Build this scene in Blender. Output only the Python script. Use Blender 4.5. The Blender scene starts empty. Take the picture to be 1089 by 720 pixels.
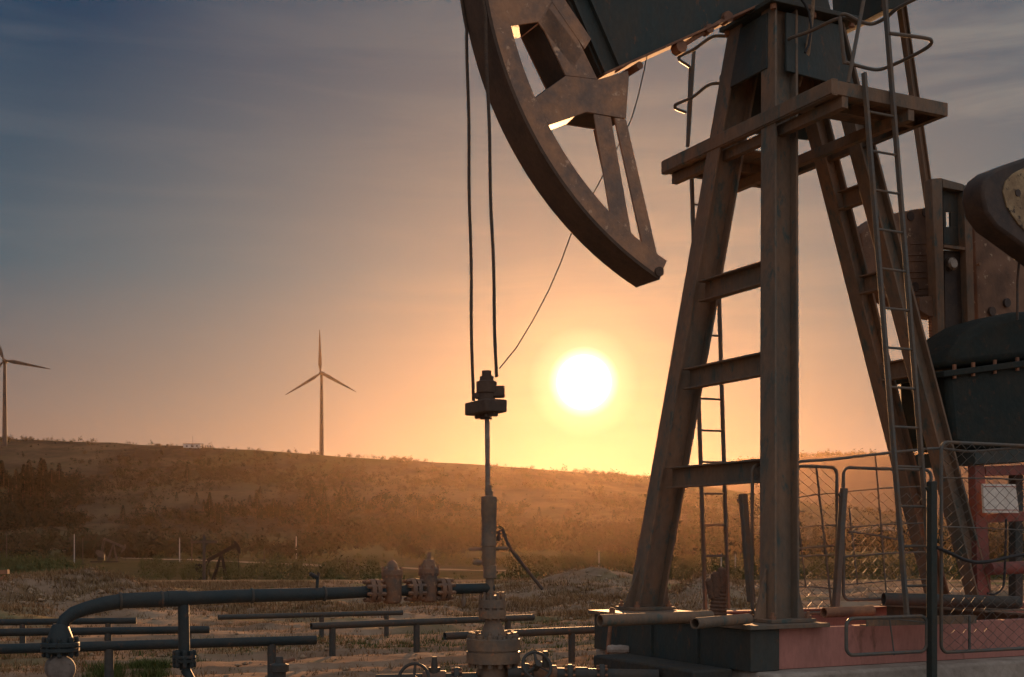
import bpy, math, random
import numpy as np
from mathutils import Vector, Matrix, noise as mn
R = math.radians
rnd = random.Random(7)
sc = bpy.context.scene
col = sc.collection

# ------------------------------------------------------------------ camera
F, CX, HY, EYE = 1350.0, 544.5, 575.0, 1.5          # focal length, centre column and horizon row in photo pixels; eye height in metres
cam = bpy.data.objects.new('camera', bpy.data.cameras.new('camera')); col.objects.link(cam); sc.camera = cam
cam.location = (0, 0, EYE); cam.rotation_euler = (R(90), 0, 0)
cam.data.sensor_width = 36; cam.data.lens = F/1089*36; cam.data.shift_y = (HY-360)/1089
cam.data.clip_start = 0.1; cam.data.clip_end = 30000

# ------------------------------------------------------------------ sky, sun, exposure
SUN_AZ, SUN_EL = R(3.24), R(7.1)
SUN = Vector((math.sin(SUN_AZ)*math.cos(SUN_EL), math.cos(SUN_AZ)*math.cos(SUN_EL), math.sin(SUN_EL)))
def build_world():
    w = bpy.data.worlds.new('World'); sc.world = w; w.use_nodes = True
    nt = w.node_tree; N = nt.nodes; Lk = nt.links
    bg = N['Background']; bg.inputs['Strength'].default_value = 0.1
    def math_(op, a, b=None, clamp=False):
        n = N.new('ShaderNodeMath'); n.operation = op; n.use_clamp = clamp
        for i, v in enumerate((a, b)):
            if v is None: continue
            if isinstance(v, (int, float)): n.inputs[i].default_value = v
            else: Lk.new(v, n.inputs[i])
        return n.outputs[0]
    def vec(op, a, b):
        n = N.new('ShaderNodeVectorMath'); n.operation = op
        for i, v in enumerate((a, b)):
            if isinstance(v, (tuple, Vector)): n.inputs[i].default_value = v
            else: Lk.new(v, n.inputs[i])
        return n
    def ramp(fac, stops):
        n = N.new('ShaderNodeValToRGB'); cr = n.color_ramp; cr.interpolation = 'EASE'
        while len(cr.elements) > 1: cr.elements.remove(cr.elements[-1])
        for i, (p, c) in enumerate(stops):
            e = cr.elements[0] if i == 0 else cr.elements.new(p)
            e.position = p; e.color = (*c, 1)
        cr.interpolation = 'LINEAR'
        Lk.new(fac, n.inputs[0]); return n.outputs[0]
    def mix(mode, fac, a, b):
        n = N.new('ShaderNodeMix'); n.data_type = 'RGBA'; n.blend_type = mode
        for s, v in ((0, fac), (6, a), (7, b)):
            if isinstance(v, (int, float)): n.inputs[s].default_value = v
            elif isinstance(v, tuple): n.inputs[s].default_value = (*v, 1)
            else: Lk.new(v, n.inputs[s])
        return n.outputs[2]
    tc = N.new('ShaderNodeTexCoord')
    d = vec('NORMALIZE', tc.outputs['Generated'], (0, 0, 0)).outputs[0]
    gam = math_('MULTIPLY', math_('ARCCOSINE', vec('DOT_PRODUCT', d, SUN).outputs['Value']), 180/math.pi)
    sep = N.new('ShaderNodeSeparateXYZ'); Lk.new(d, sep.inputs[0])
    el = math_('MULTIPLY', math_('ARCSINE', sep.outputs[2]), 180/math.pi)
    sk = N.new('ShaderNodeTexSky'); sk.sky_type = 'NISHITA'; sk.sun_disc = False
    sk.sun_elevation = SUN_EL; sk.sun_rotation = SUN_AZ; sk.dust_density = 6; sk.air_density = 1.5; sk.ozone_density = 3
    # thin cloud: long flat streaks, thicker towards the right; unseen cover behind the camera added as fill
    mp = N.new('ShaderNodeMapping'); mp.inputs['Scale'].default_value = (2.6, 2.6, 22); mp.inputs['Rotation'].default_value = (0, R(7), 0); Lk.new(d, mp.inputs[0])
    n1 = N.new('ShaderNodeTexNoise'); n1.inputs['Scale'].default_value = 1.7; n1.inputs['Detail'].default_value = 7; n1.inputs['Roughness'].default_value = .55; n1.inputs['Distortion'].default_value = .5
    Lk.new(mp.outputs[0], n1.inputs[0])
    streak = ramp(n1.outputs[0], [(.43, (0, 0, 0)), (.64, (1, 1, 1))])
    back_fill = math_('MULTIPLY', math_('SUBTRACT', 1.0, sep.outputs[1]), .9)  # extra cloud out of view, added to light the foreground
    cover = math_('MULTIPLY', math_('ADD', math_('MULTIPLY', sep.outputs[0], 1.5), math_('ADD', back_fill, .36), True), .8)
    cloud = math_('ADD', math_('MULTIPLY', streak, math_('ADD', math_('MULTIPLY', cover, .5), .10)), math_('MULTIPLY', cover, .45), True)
    base = ramp(math_('DIVIDE', el, 90), SKY_BASE)
    aur = ramp(math_('DIVIDE', gam, 90), SKY_AUR)
    clear = mix('ADD', 1.0, base, aur)
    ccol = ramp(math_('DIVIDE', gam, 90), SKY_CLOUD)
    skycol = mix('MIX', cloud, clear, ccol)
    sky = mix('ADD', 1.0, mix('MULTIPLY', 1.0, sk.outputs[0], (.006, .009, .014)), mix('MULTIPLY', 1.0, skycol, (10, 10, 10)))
    disc = ramp(math_('DIVIDE', gam, 10), [(.094, (40, 38, 34)), (.108, (13, 11, 8)), (.124, (4.2, 3.2, 1.9)), (.16, (1.4, .9, .4)), (.25, (.45, .26, .09)), (.42, (.12, .06, .02)), (.7, (0, 0, 0))])
    fin = mix('ADD', 1.0, sky, disc)
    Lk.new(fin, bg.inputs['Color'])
SKY_BASE = [(0, (0.0833, 0.0544, 0.0425)), (.055, (0.0680, 0.0510, 0.0425)), (.13, (0.0170, 0.0340, 0.0442)), (.24, (0.0003, 0.0127, 0.0289)), (.5, (0.0026, 0.0145, 0.0281)), (1, (0.0051, 0.0145, 0.0263))]
SKY_AUR = [(0, (0.0425, 0.0255, 0.0085)), (.05, (0.0340, 0.0229, 0.0102)), (.11, (0.0340, 0.0247, 0.0119)), (.17, (0.0187, 0.0153, 0.0085)), (.28, (0.0000, 0.0000, 0.0000)), (.6, (0.0000, 0.0000, 0.0000))]
SKY_CLOUD = [(0, (0.1870, 0.1275, 0.0680)), (.06, (0.1275, 0.0935, 0.0578)), (.14, (0.0850, 0.0706, 0.0578)), (.26, (0.0646, 0.0654, 0.0629)), (.6, (0.2240, 0.2128, 0.2128)), (1, (0.2912, 0.2744, 0.2744))]  # last stops lie out of view, brightened as added fill light
build_world()
sun = bpy.data.objects.new('sun', bpy.data.lights.new('sun', 'SUN')); col.objects.link(sun)
sun.data.energy = 3.6; sun.data.angle = R(0.6); sun.data.color = (1, .50, .21)
sun.rotation_euler = SUN.to_track_quat('Z', 'Y').to_euler()
sc.view_settings.view_transform = 'Standard'; sc.view_settings.look = 'None'; sc.view_settings.gamma = 1
sc.view_settings.exposure = 1.62
sc.render.engine = 'CYCLES'
sc.cycles.use_denoising = True
sc.cycles.max_bounces = 6; sc.cycles.diffuse_bounces = 3; sc.cycles.glossy_bounces = 2; sc.cycles.transmission_bounces = 2
sc.cycles.volume_bounces = 0; sc.cycles.transparent_max_bounces = 8

# ------------------------------------------------------------------ frames and pixel helpers
D2 = Vector((.896, .444, 0)); D1 = Vector((-.444, .896, 0)); B0 = Vector((2.318, 11.0, 0))   # pumping unit: along the beam, across it, foot of the near front leg
BASE = EYE - .70                                      # top of the unit's steel base
def W(x, y, z): return B0 + D2*x + D1*y + Vector((0, 0, z))
def ray(px, py): return Vector(((px-CX)/F, 1.0, (HY-py)/F))
def atY(px, py, Y): r = ray(px, py); return Vector((r.x*Y, Y, EYE + r.z*Y))
def on_z(px, py, z): return atY(px, py, (z-EYE)/ray(px, py).z)
def on_side(px, py, c):                               # pixel ray meets the vertical plane "across = c" of the unit
    r = ray(px, py); t = (c + B0.dot(D1))/r.dot(D1); return Vector((r.x*t, t, EYE + r.z*t))
def side_xz(px, py, c): p = on_side(px, py, c); return ((p-B0).dot(D2), p.z)
def along(px, c, z): p = on_side(px, HY, c); return Vector((p.x, p.y, z))

# ------------------------------------------------------------------ materials
MATS = {}
def pmat(name, c1, c2, scale=4, rough=.7, metal=0., c3=None, bump=.15, bscale=30, t1=(.4, .62), t3=(.6, .72), stretch=(1, 1, 1), spec=.25):
    m = bpy.data.materials.new(name); m.use_nodes = True; nt = m.node_tree; N = nt.nodes; L = nt.links
    b = N['Principled BSDF']; b.inputs['Roughness'].default_value = rough; b.inputs['Metallic'].default_value = metal; b.inputs['Specular IOR Level'].default_value = spec
    tc = N.new('ShaderNodeTexCoord'); mp = N.new('ShaderNodeMapping'); mp.inputs['Scale'].default_value = stretch; L.new(tc.outputs['Object'], mp.inputs[0])
    def nz(s, det, ro=.6):
        n = N.new('ShaderNodeTexNoise'); n.inputs['Scale'].default_value = s; n.inputs['Detail'].default_value = det; n.inputs['Roughness'].default_value = ro; L.new(mp.outputs[0], n.inputs[0]); return n.outputs[0]
    def rp(f, a, b_):
        n = N.new('ShaderNodeValToRGB'); n.color_ramp.elements[0].position = a; n.color_ramp.elements[1].position = b_; L.new(f, n.inputs[0]); return n.outputs[0]
    def mx(f, a, b_):
        n = N.new('ShaderNodeMix'); n.data_type = 'RGBA'; L.new(f, n.inputs[0])
        for s, v in ((6, a), (7, b_)):
            if isinstance(v, tuple): n.inputs[s].default_value = (*v, 1)
            else: L.new(v, n.inputs[s])
        return n.outputs[2]
    c = mx(rp(nz(scale, 8, .65), *t1), c1, c2)
    if c3: c = mx(rp(nz(scale*3.1, 6, .7), *t3), c, c3)
    n2 = nz(bscale, 6)
    hv = N.new('ShaderNodeHueSaturation'); L.new(c, hv.inputs['Color'])
    mr = N.new('ShaderNodeMapRange'); mr.inputs[3].default_value = .72; mr.inputs[4].default_value = 1.28; L.new(n2, mr.inputs[0]); L.new(mr.outputs[0], hv.inputs['Value'])
    L.new(hv.outputs[0], b.inputs['Base Color'])
    bp = N.new('ShaderNodeBump'); bp.inputs['Strength'].default_value = bump; bp.inputs['Distance'].default_value = .02; L.new(n2, bp.inputs['Height']); L.new(bp.outputs[0], b.inputs['Normal'])
    MATS[name] = m; return m
pmat('tower_steel', (.195, .125, .080), (.115, .100, .080), 2.6, .72, c3=(.065, .090, .085), t3=(.53, .66), bump=.3, bscale=26, stretch=(1, 1, .45))
pmat('teal_steel', (.030, .048, .050), (.052, .050, .042), 2.5, .65, c3=(.12, .065, .038), t3=(.60, .70), bump=.2, stretch=(1, 1, .5))
pmat('head_steel', (0.365, 0.207, 0.121), (0.182, 0.134, 0.109), 3.2, .62, c3=(0.535, 0.365, 0.243), t3=(.60, .68), bump=.25, bscale=20)
pmat('arc_steel', (.105, .070, .050), (.070, .052, .042), 3, .75, bump=.2, spec=.15)
pmat('rust', (0.270, 0.135, 0.076), (0.153, 0.086, 0.061), 4, .8, c3=(0.360, 0.270, 0.198), t3=(.63, .70), bump=.3, bscale=24)
pmat('counter_tan', (.34, .26, .15), (.20, .14, .08), 5, .7, c3=(.05, .04, .035), t3=(.55, .62), bump=.2)
pmat('counter_dark', (0.042, 0.036, 0.034), (0.070, 0.050, 0.039), 5, .6)
pmat('pink_paint', (.42, .19, .155), (.34, .16, .13), 1.8, .8, c3=(.17, .085, .06), t3=(.60, .74), bump=.2, stretch=(1, 1, .35))
pmat('red_paint', (.21, .075, .062), (.15, .06, .05), 3, .75, c3=(.09, .05, .036), t3=(.58, .70), bump=.2)
pmat('pipe_blue', (.016, .030, .036), (.030, .036, .036), 3, .6, c3=(.075, .048, .034), t3=(.58, .70), bump=.3, bscale=22)
pmat('pipe_dark', (0.041, 0.049, 0.049), (0.068, 0.057, 0.046), 3, .6, c3=(0.135, 0.068, 0.041), t3=(.60, .70), bump=.18)
pmat('wellhead_steel', (0.208, 0.136, 0.085), (0.123, 0.104, 0.085), 5, .55, c3=(0.302, 0.142, 0.076), t3=(.60, .68), bump=.2)
pmat('valve_paint', (0.202, 0.108, 0.063), (0.095, 0.076, 0.063), 8, .6, c3=(0.304, 0.202, 0.126), t3=(.58, .66), bump=.2)
pmat('rod_steel', (.22, .19, .16), (.14, .11, .09), 12, .35, metal=.6, bump=.05)
pmat('reducer_paint', (.016, .026, .026), (.026, .029, .025), 3.5, .75, c3=(.06, .036, .024), t3=(.60, .70), bump=.35, bscale=16, spec=.15)
pmat('post_green', (.022, .034, .032), (.035, .036, .03), 5, .6)
pmat('far_steel', (.035, .028, .024), (.028, .025, .024), 1, 1.0, spec=0)
pmat('crank_rust', (.20, .125, .085), (.105, .070, .052), 3.5, .85, c3=(.33, .26, .19), t3=(.62, .66), bump=.5, bscale=14)
pmat('end_grey', (.16, .145, .13), (.10, .088, .078), 9, .8, c3=(.06, .05, .045), t3=(.58, .68), bump=.3)
pmat('far_pale_steel', (.115, .095, .08), (.075, .064, .058), .8, .9, spec=0)
pmat('soot', (.045, .05, .05), (.06, .055, .045), 6, .95, bump=.6, bscale=25, spec=.1)
pmat('rag', (.36, .32, .28), (.26, .22, .19), 12, .95, bump=.5, bscale=30, spec=.05)
pmat('cable', (.06, .045, .035), (.09, .06, .04), 30, .7, bump=.4, bscale=90)
pmat('wire', (.05, .045, .04), (.09, .055, .035), 20, .6)
pmat('fence_steel', (0.090, 0.093, 0.087), (0.135, 0.098, 0.068), 6, .55)
pmat('black_rubber', (.02, .022, .024), (.03, .03, .03), 6, .6)
pmat('concrete', (0.360, 0.318, 0.276), (0.264, 0.228, 0.192), 3, .9, c3=(0.168, 0.144, 0.120), t3=(.60, .72), bump=.4, bscale=18, spec=0)
pmat('stone', (.36, .31, .26), (.24, .20, .165), 6, .9, bump=.4, spec=0)
pmat('glove', (.13, .075, .05), (.085, .055, .04), 20, .9, bump=.4, bscale=60)
pmat('rope', (.30, .22, .15), (.20, .14, .09), 25, .9, bump=.4, bscale=80)
pmat('sign_white', (.62, .60, .54), (.52, .49, .43), 5, .6, c3=(.40, .36, .30), t3=(.66, .76), bump=.03)
pmat('sign_red', (.35, .07, .05), (.28, .07, .05), 9, .6)
pmat('turbine_backlit', (.075, .072, .07), (.06, .058, .056), .1, .7, bump=0, spec=.1)  # dark backlit silhouette put into the colour of pale turbines
pmat('wall_white', (.62, .62, .60), (.55, .54, .52), .5, .8)
pmat('pole_concrete', (.46, .45, .42), (.38, .36, .33), 2, .85)
pmat('pole_wood', (.10, .075, .055), (.07, .055, .045), 3, .9)
pmat('leaf_dark', (.012, .024, .020), (.020, .032, .024), .6, .8, bump=0, spec=0)
pmat('scrub', (.036, .036, .026), (.062, .052, .036), .012, .9, c3=(.030, .040, .024), t3=(.46, .58), bump=0, spec=0)
pmat('bush_green', (.075, .085, .035), (.10, .088, .042), .05, .9, bump=0, spec=0)
pmat('bark', (.09, .065, .045), (.06, .045, .035), 4, .9)
pmat('dry_grass', (.23, .155, .085), (.17, .112, .06), 2.0, .9, bump=0, spec=0)
pmat('green_grass', (.055, .080, .026), (.085, .095, .035), 3.0, .8, bump=0, spec=0)
pmat('track_dirt', (0.252, 0.216, 0.174), (0.204, 0.168, 0.132), .3, .95, bump=.2, spec=0)
pmat('soil', (0.260, 0.190, 0.130), (0.330, 0.250, 0.170), 1.2, .95, c3=(0.170, 0.115, 0.075), t3=(.55, .68), bump=.6, bscale=9, spec=0)
def ground_material():
    m = bpy.data.materials.new('ground'); m.use_nodes = True; nt = m.node_tree; N = nt.nodes; L = nt.links
    b = N['Principled BSDF']; b.inputs['Roughness'].default_value = 1.0; b.inputs['Specular IOR Level'].default_value = 0
    geo = N.new('ShaderNodeNewGeometry')
    def nz(s, det=8, ro=.65, sx=(1, 1, 1)):
        mp = N.new('ShaderNodeMapping'); mp.inputs['Scale'].default_value = sx; L.new(geo.outputs['Position'], mp.inputs[0])
        n = N.new('ShaderNodeTexNoise'); n.inputs['Scale'].default_value = s; n.inputs['Detail'].default_value = det; n.inputs['Roughness'].default_value = ro; L.new(mp.outputs[0], n.inputs[0]); return n.outputs[0]
    def rp(f, a, b_):
        n = N.new('ShaderNodeValToRGB'); n.color_ramp.elements[0].position = a; n.color_ramp.elements[1].position = b_; L.new(f, n.inputs[0]); return n.outputs[0]
    def mx(f, a, b_):
        n = N.new('ShaderNodeMix'); n.data_type = 'RGBA'; L.new(f, n.inputs[0])
        for s, v in ((6, a), (7, b_)):
            if isinstance(v, tuple): n.inputs[s].default_value = (*v, 1)
            else: L.new(v, n.inputs[s])
        return n.outputs[2]
    sep = N.new('ShaderNodeSeparateXYZ'); L.new(geo.outputs['Position'], sep.inputs[0])
    def band(a, b_):
        n = N.new('ShaderNodeMapRange'); n.inputs[1].default_value = a; n.inputs[2].default_value = b_; L.new(sep.outputs[1], n.inputs[0]); return n.outputs[0]
    dirt = mx(rp(nz(.55), .42, .62), (.225, .150, .100), (.31, .225, .155))
    dirt = mx(rp(nz(3.0), .52, .68), dirt, (.18, .125, .085))
    dirt = mx(rp(nz(.16, 6), .52, .66), dirt, (.135, .135, .06))
    mead = mx(rp(nz(.03, 7), .42, .60), (.060, .050, .030), (.040, .044, .022))
    mead = mx(rp(nz(.25, 6), .5, .7), mead, (.095, .075, .048))
    hill = mx(rp(nz(.012, 9, .7, (1, .6, 1)), .40, .60), (.032, .033, .028), (.098, .084, .058))
    hill = mx(rp(nz(.006, 6, .6, (1, .35, 1)), .50, .62), hill, (.062, .066, .036))
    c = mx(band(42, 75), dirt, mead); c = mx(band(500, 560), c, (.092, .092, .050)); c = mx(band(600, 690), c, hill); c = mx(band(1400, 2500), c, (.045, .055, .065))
    L.new(c, b.inputs['Base Color'])
    bp = N.new('ShaderNodeBump'); bp.inputs['Strength'].default_value = .4; bp.inputs['Distance'].default_value = .04; L.new(nz(7, 9, .7), bp.inputs['Height']); L.new(bp.outputs[0], b.inputs['Normal'])
    MATS['ground'] = m
ground_material()

# ------------------------------------------------------------------ mesh helpers
def perp(d):
    u = d.cross(Vector((0, 0, 1)))
    if u.length < 1e-3: u = d.cross(Vector((0, 1, 0)))
    u.normalize(); return u, d.cross(u).normalized()
class MB:
    def __init__(s): s.v = []; s.f = []
    def add(s, vs, fs):
        o = len(s.v); s.v += [Vector(v) for v in vs]; s.f += [tuple(i+o for i in f) for f in fs]; return s
    def bar(s, a, b, w, h, side=None):               # rectangular bar from a to b; w along side, h across it
        a, b = Vector(a), Vector(b); d = (b-a).normalized()
        if side is None: u, v = perp(d)
        else:
            u = Vector(side); u = (u - d*u.dot(d)).normalized(); v = d.cross(u)
        q = [(-1, -1), (1, -1), (1, 1), (-1, 1)]
        vs = [p + u*(i*w/2) + v*(j*h/2) for p in (a, b) for i, j in q]
        return s.add(vs, [(3, 2, 1, 0), (4, 5, 6, 7), (0, 1, 5, 4), (1, 2, 6, 5), (2, 3, 7, 6), (3, 0, 4, 7)])
    def hsec(s, a, b, w, h, side, t=.022):           # H section: flanges of width w (along side) apart by h, web between
        a, b = Vector(a), Vector(b); d = (b-a).normalized(); u = Vector(side); u = (u - d*u.dot(d)).normalized(); v = d.cross(u)
        W2, H2, T = w/2, h/2, t/2
        pr = [(-W2, -H2), (W2, -H2), (W2, -H2+t), (T, -H2+t), (T, H2-t), (W2, H2-t), (W2, H2), (-W2, H2), (-W2, H2-t), (-T, H2-t), (-T, -H2+t), (-W2, -H2+t)]
        n = len(pr); vs = [p + u*i + v*j for p in (a, b) for i, j in pr]
        fs = [(i, (i+1) % n, n+(i+1) % n, n+i) for i in range(n)]
        for o in (0, n): fs += [tuple(o+k for k in q) for q in ((0, 1, 2, 11), (5, 6, 7, 8), (3, 4, 9, 10))]
        return s.add(vs, fs)
    def chan(s, a, b, w, h, side, t=.02):             # channel: web of height h, flanges of width w on the +side
        a, b = Vector(a), Vector(b); d = (b-a).normalized(); u = Vector(side); u = (u - d*u.dot(d)).normalized(); v = d.cross(u)
        pr = [(0, -h/2), (w, -h/2), (w, -h/2+t), (t, -h/2+t), (t, h/2-t), (w, h/2-t), (w, h/2), (0, h/2)]
        n = len(pr); vs = [p + u*i + v*j for p in (a, b) for i, j in pr]
        fs = [(i, (i+1) % n, n+(i+1) % n, n+i) for i in range(n)]
        for o in (0, n): fs += [tuple(o+k for k in q) for q in ((0, 1, 2, 3), (0, 3, 4, 7), (4, 5, 6, 7))]
        return s.add(vs, fs)
    def tube(s, pts, r, n=10, cap=True):
        pts = [Vector(p) for p in pts]; k = len(pts); rr = r if isinstance(r, (list, tuple)) else [r]*k
        tang = [(pts[min(i+1, k-1)] - pts[max(i-1, 0)]).normalized() for i in range(k)]
        u, _ = perp(tang[0]); vs = []
        for i in range(k):
            u = (u - tang[i]*u.dot(tang[i])).normalized(); v = tang[i].cross(u)
            vs += [pts[i] + (u*math.cos(2*math.pi*j/n) + v*math.sin(2*math.pi*j/n))*rr[i] for j in range(n)]
        fs = [(i*n+j, i*n+(j+1) % n, (i+1)*n+(j+1) % n, (i+1)*n+j) for i in range(k-1) for j in range(n)]
        if cap: fs += [tuple(range(n))[::-1], tuple(range((k-1)*n, k*n))]
        return s.add(vs, fs)
    def pipe(s, a, b, r, t=.008, n=16):               # open-ended hollow pipe
        a, b = Vector(a), Vector(b); d = (b-a).normalized(); u, v = perp(d)
        ring = lambda p, q: [p + (u*math.cos(2*math.pi*j/n) + v*math.sin(2*math.pi*j/n))*q for j in range(n)]
        vs = ring(a, r) + ring(b, r) + ring(b, r-t) + ring(a, r-t)
        fs = [(k*n+j, k*n+(j+1) % n, ((k+1) % 4)*n+(j+1) % n, ((k+1) % 4)*n+j) for k in range(4) for j in range(n)]
        return s.add(vs, fs)
    def lathe(s, o, axis, prof, n=20):                # prof: (distance along axis, radius)
        o = Vector(o); axis = Vector(axis).normalized(); u, v = perp(axis); vs = []
        for h, r in prof: vs += [o + axis*h + (u*math.cos(2*math.pi*j/n) + v*math.sin(2*math.pi*j/n))*max(r, 1e-4) for j in range(n)]
        k = len(prof)
        fs = [(i*n+j, i*n+(j+1) % n, (i+1)*n+(j+1) % n, (i+1)*n+j) for i in range(k-1) for j in range(n)]
        fs += [tuple(range(n))[::-1], tuple(range((k-1)*n, k*n))]
        return s.add(vs, fs)
    def prism(s, poly, ext):
        n = len(poly); e = Vector(ext); vs = [Vector(p) for p in poly] + [Vector(p)+e for p in poly]
        return s.add(vs, [tuple(range(n))[::-1], tuple(range(n, 2*n))] + [(i, (i+1) % n, n+(i+1) % n, n+i) for i in range(n)])
    def build(s, name, mat, parent=None, smooth=True, bevel=0, origin=None, kind=None):
        me = bpy.data.meshes.new(name)
        o0 = parent_loc(parent) if parent is not None else (Vector(origin) if origin is not None else Vector((0, 0, 0)))
        me.from_pydata([v-o0 for v in s.v], [], s.f); me.materials.append(MATS[mat])
        import bmesh
        bm = bmesh.new(); bm.from_mesh(me); bmesh.ops.recalc_face_normals(bm, faces=bm.faces); bm.to_mesh(me); bm.free()
        if smooth:
            me.polygons.foreach_set('use_smooth', [True]*len(me.polygons)); me.set_sharp_from_angle(angle=R(35))
        o = bpy.data.objects.new(name, me); col.objects.link(o)
        if parent is not None: o.parent = parent
        elif origin is not None: o.location = o0
        if bevel:
            b = o.modifiers.new('bevel', 'BEVEL'); b.width = bevel; b.segments = 2; b.limit_method = 'ANGLE'; b.angle_limit = R(40); b.harden_normals = False
        if kind: o['kind'] = kind
        return o
def parent_loc(p):
    v = Vector((0, 0, 0))
    while p is not None: v = v + p.location; p = p.parent
    return v
def tag(o, label, cat=None, group=None):
    o['label'] = label
    if cat: o['category'] = cat
    if group: o['group'] = group
    return o
def thing(name, loc, label, cat, group=None):
    o = bpy.data.objects.new(name, None); o.empty_display_size = .3; col.objects.link(o); o.location = loc; return tag(o, label, cat, group)
def copy_tree(o, loc=None, rz=None, scale=None, label=None, parent=None):
    c = o.copy(); col.objects.link(c); c.parent = parent
    if loc is not None: c.location = loc
    if rz is not None: c.rotation_euler.z = rz
    if scale is not None: c.scale = (scale,)*3 if isinstance(scale, (int, float)) else scale
    if label: c['label'] = label
    for ch in list(o.children): copy_tree(ch, parent=c)
    return c
def mesh_np(name, verts, faces_tri, mat, kind=None, label=None, cat=None, smooth=False):
    me = bpy.data.meshes.new(name); nv, nf = len(verts), len(faces_tri); k = faces_tri.shape[1]
    me.vertices.add(nv); me.vertices.foreach_set('co', np.asarray(verts, dtype=np.float32).ravel())
    me.loops.add(nf*k); me.loops.foreach_set('vertex_index', np.asarray(faces_tri, dtype=np.int32).ravel())
    me.polygons.add(nf); me.polygons.foreach_set('loop_start', np.arange(0, nf*k, k, dtype=np.int32))
    if smooth: me.polygons.foreach_set('use_smooth', np.ones(nf, dtype=bool))
    me.update(calc_edges=True); me.validate(); me.materials.append(MATS[mat])
    o = bpy.data.objects.new(name, me); col.objects.link(o)
    if kind: o['kind'] = kind
    if label: o['label'] = label
    if cat: o['category'] = cat
    return o

# ------------------------------------------------------------------ terrain
def sstep(a, b, x): t = np.clip((x-a)/(b-a), 0, 1); return t*t*(3-2*t)
rngT = np.random.RandomState(5)
_perm = rngT.rand(256, 256)
def vnoise(x, y):
    xi, yi = np.floor(x).astype(int), np.floor(y).astype(int); fx, fy = x-xi, y-yi
    fx, fy = fx*fx*(3-2*fx), fy*fy*(3-2*fy); g = lambda i, j: _perm[i % 256, j % 256]
    return (g(xi, yi)*(1-fx)+g(xi+1, yi)*fx)*(1-fy) + (g(xi, yi+1)*(1-fx)+g(xi+1, yi+1)*fx)*fy - .5
def fbm(x, y, o=4):
    s, a = 0., 1.
    for k in range(o): s = s + a*vnoise(x*2**k+17*k, y*2**k+31*k); a *= .5
    return s
RIDGE_D = 1150.
RX = [-400, 0, 100, 200, 340, 400, 500, 600, 690, 760, 850, 1000, 1400]
RY = [460, 466, 470, 475, 483, 488, 494, 501, 509, 518, 533, 552, 562]
FX = [-400, 600, 700, 780, 840, 900, 1000, 1089, 1400]
FY = [545, 535, 515, 496, 489, 487, 485, 482, 476]
def T(x, y):
    x, y = np.asarray(x, float), np.asarray(y, float)
    yy = np.maximum(y, 1.0); p = np.clip(CX + F*x/yy, -400, 1400)
    front = sstep(20, 60, y)
    z = .05*fbm(x*.5, y*.5) + .02*fbm(x*2.1, y*2.1)*(1-front)
    c = x*-.444 + y*.896 + .25*fbm(x*.15, y*.15)             # wheel ruts across the yard
    for k in (14.6, 16.2, 19.6, 21.3): z = z - .07*np.exp(-((c-k)/.16)**2)*(1-front*.5) + .035*np.exp(-((c-k-.32)/.14)**2)
    # dug and heaped earth at the edge of the pad
    m1 = np.exp(-((y-31)/5.)**2)*sstep(230, 120, p)
    m2 = np.exp(-((y-38)/5.)**2)*np.exp(-((p-640)/95.)**2)
    m3 = np.exp(-((y-30)/4.)**2)*np.exp(-((p-760)/38.)**2)
    z = z + m1*(.42+.55*fbm(x*.35, y*.45+3)) + m2*(.48+.5*fbm(x*.4, y*.4)) + m3*(.6+.6*fbm(x*.5, y*.5))
    z = z + np.exp(-((y-31)/10.)**2)*(.26*fbm(x*.6, y*.7) + .12*fbm(x*2.2, y*2.2, 3))
    z = z - 5.2*sstep(42, 150, y) + front*1.2*fbm(x*.012, y*.012)*sstep(60, 200, y)
    rz = EYE + (HY-np.interp(p, RX, RY))/F*RIDGE_D + 5.2
    t = (y-520)/(RIDGE_D-520)
    prof = np.where(t < 1, sstep(-.05, 1.5, t)/sstep(-.05, 1.5, np.array(1.)), 1-.5*sstep(1, 2.2, t))
    prof = np.where(t < 0, sstep(-.05, 1.5, t)/sstep(-.05, 1.5, np.array(1.)), prof)
    z = z + rz*prof + sstep(520, 700, y)*sstep(1150, 1000, y)*6*fbm(x*.006, y*.006) + sstep(500, 650, y)*1.5*fbm(x*.03, y*.03)*sstep(1200, 1050, y)
    fz = EYE + (HY-np.interp(p, FX, FY))/F*3000.
    z = z + sstep(1900, 3000, y)*(fz - (rz*.5-5.2)) + sstep(2000, 2600, y)*7*fbm(x*.003, y*.003)
    return z
def hit(px, py, y0=85., y1=3000.):
    r = ray(px, py); ys = np.geomspace(y0, y1, 3000); zz = EYE + r.z*ys; tt = T(r.x*ys, ys)
    k = np.argmax(zz <= tt)
    if zz[k] > tt[k]: k = len(ys)-1
    return Vector((r.x*ys[k], ys[k], float(tt[k])))
def on_ground(px, Y): x = (px-CX)/F*Y; return Vector((x, Y, float(T(x, Y))))
def build_ground():
    az = np.concatenate([np.linspace(-180, -42, 36), np.linspace(-40, 40, 560), np.linspace(42, 178, 36)])*math.pi/180
    rad = np.concatenate([[.4, 1, 2, 3.5, 5], np.geomspace(6, 75, 230), np.geomspace(76.5, 1300, 190), np.geomspace(1320, 9000, 50)])
    A, Q = np.meshgrid(az, rad); x, y = np.sin(A)*Q, np.cos(A)*Q; z = T(x, y)
    na, nr = len(az), len(rad); v = np.stack([x, y, z], -1).reshape(-1, 3)
    i, j = np.meshgrid(np.arange(nr-1), np.arange(na), indexing='ij'); j2 = (j+1) % na
    f = np.stack([i*na+j, i*na+j2, (i+1)*na+j2, (i+1)*na+j], -1).reshape(-1, 4)[:, ::-1]
    c = len(v); v = np.vstack([v, [[0, 0, 0]]])
    o = mesh_np('ground', v, f, 'ground', 'structure', smooth=True)
    return o
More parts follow.
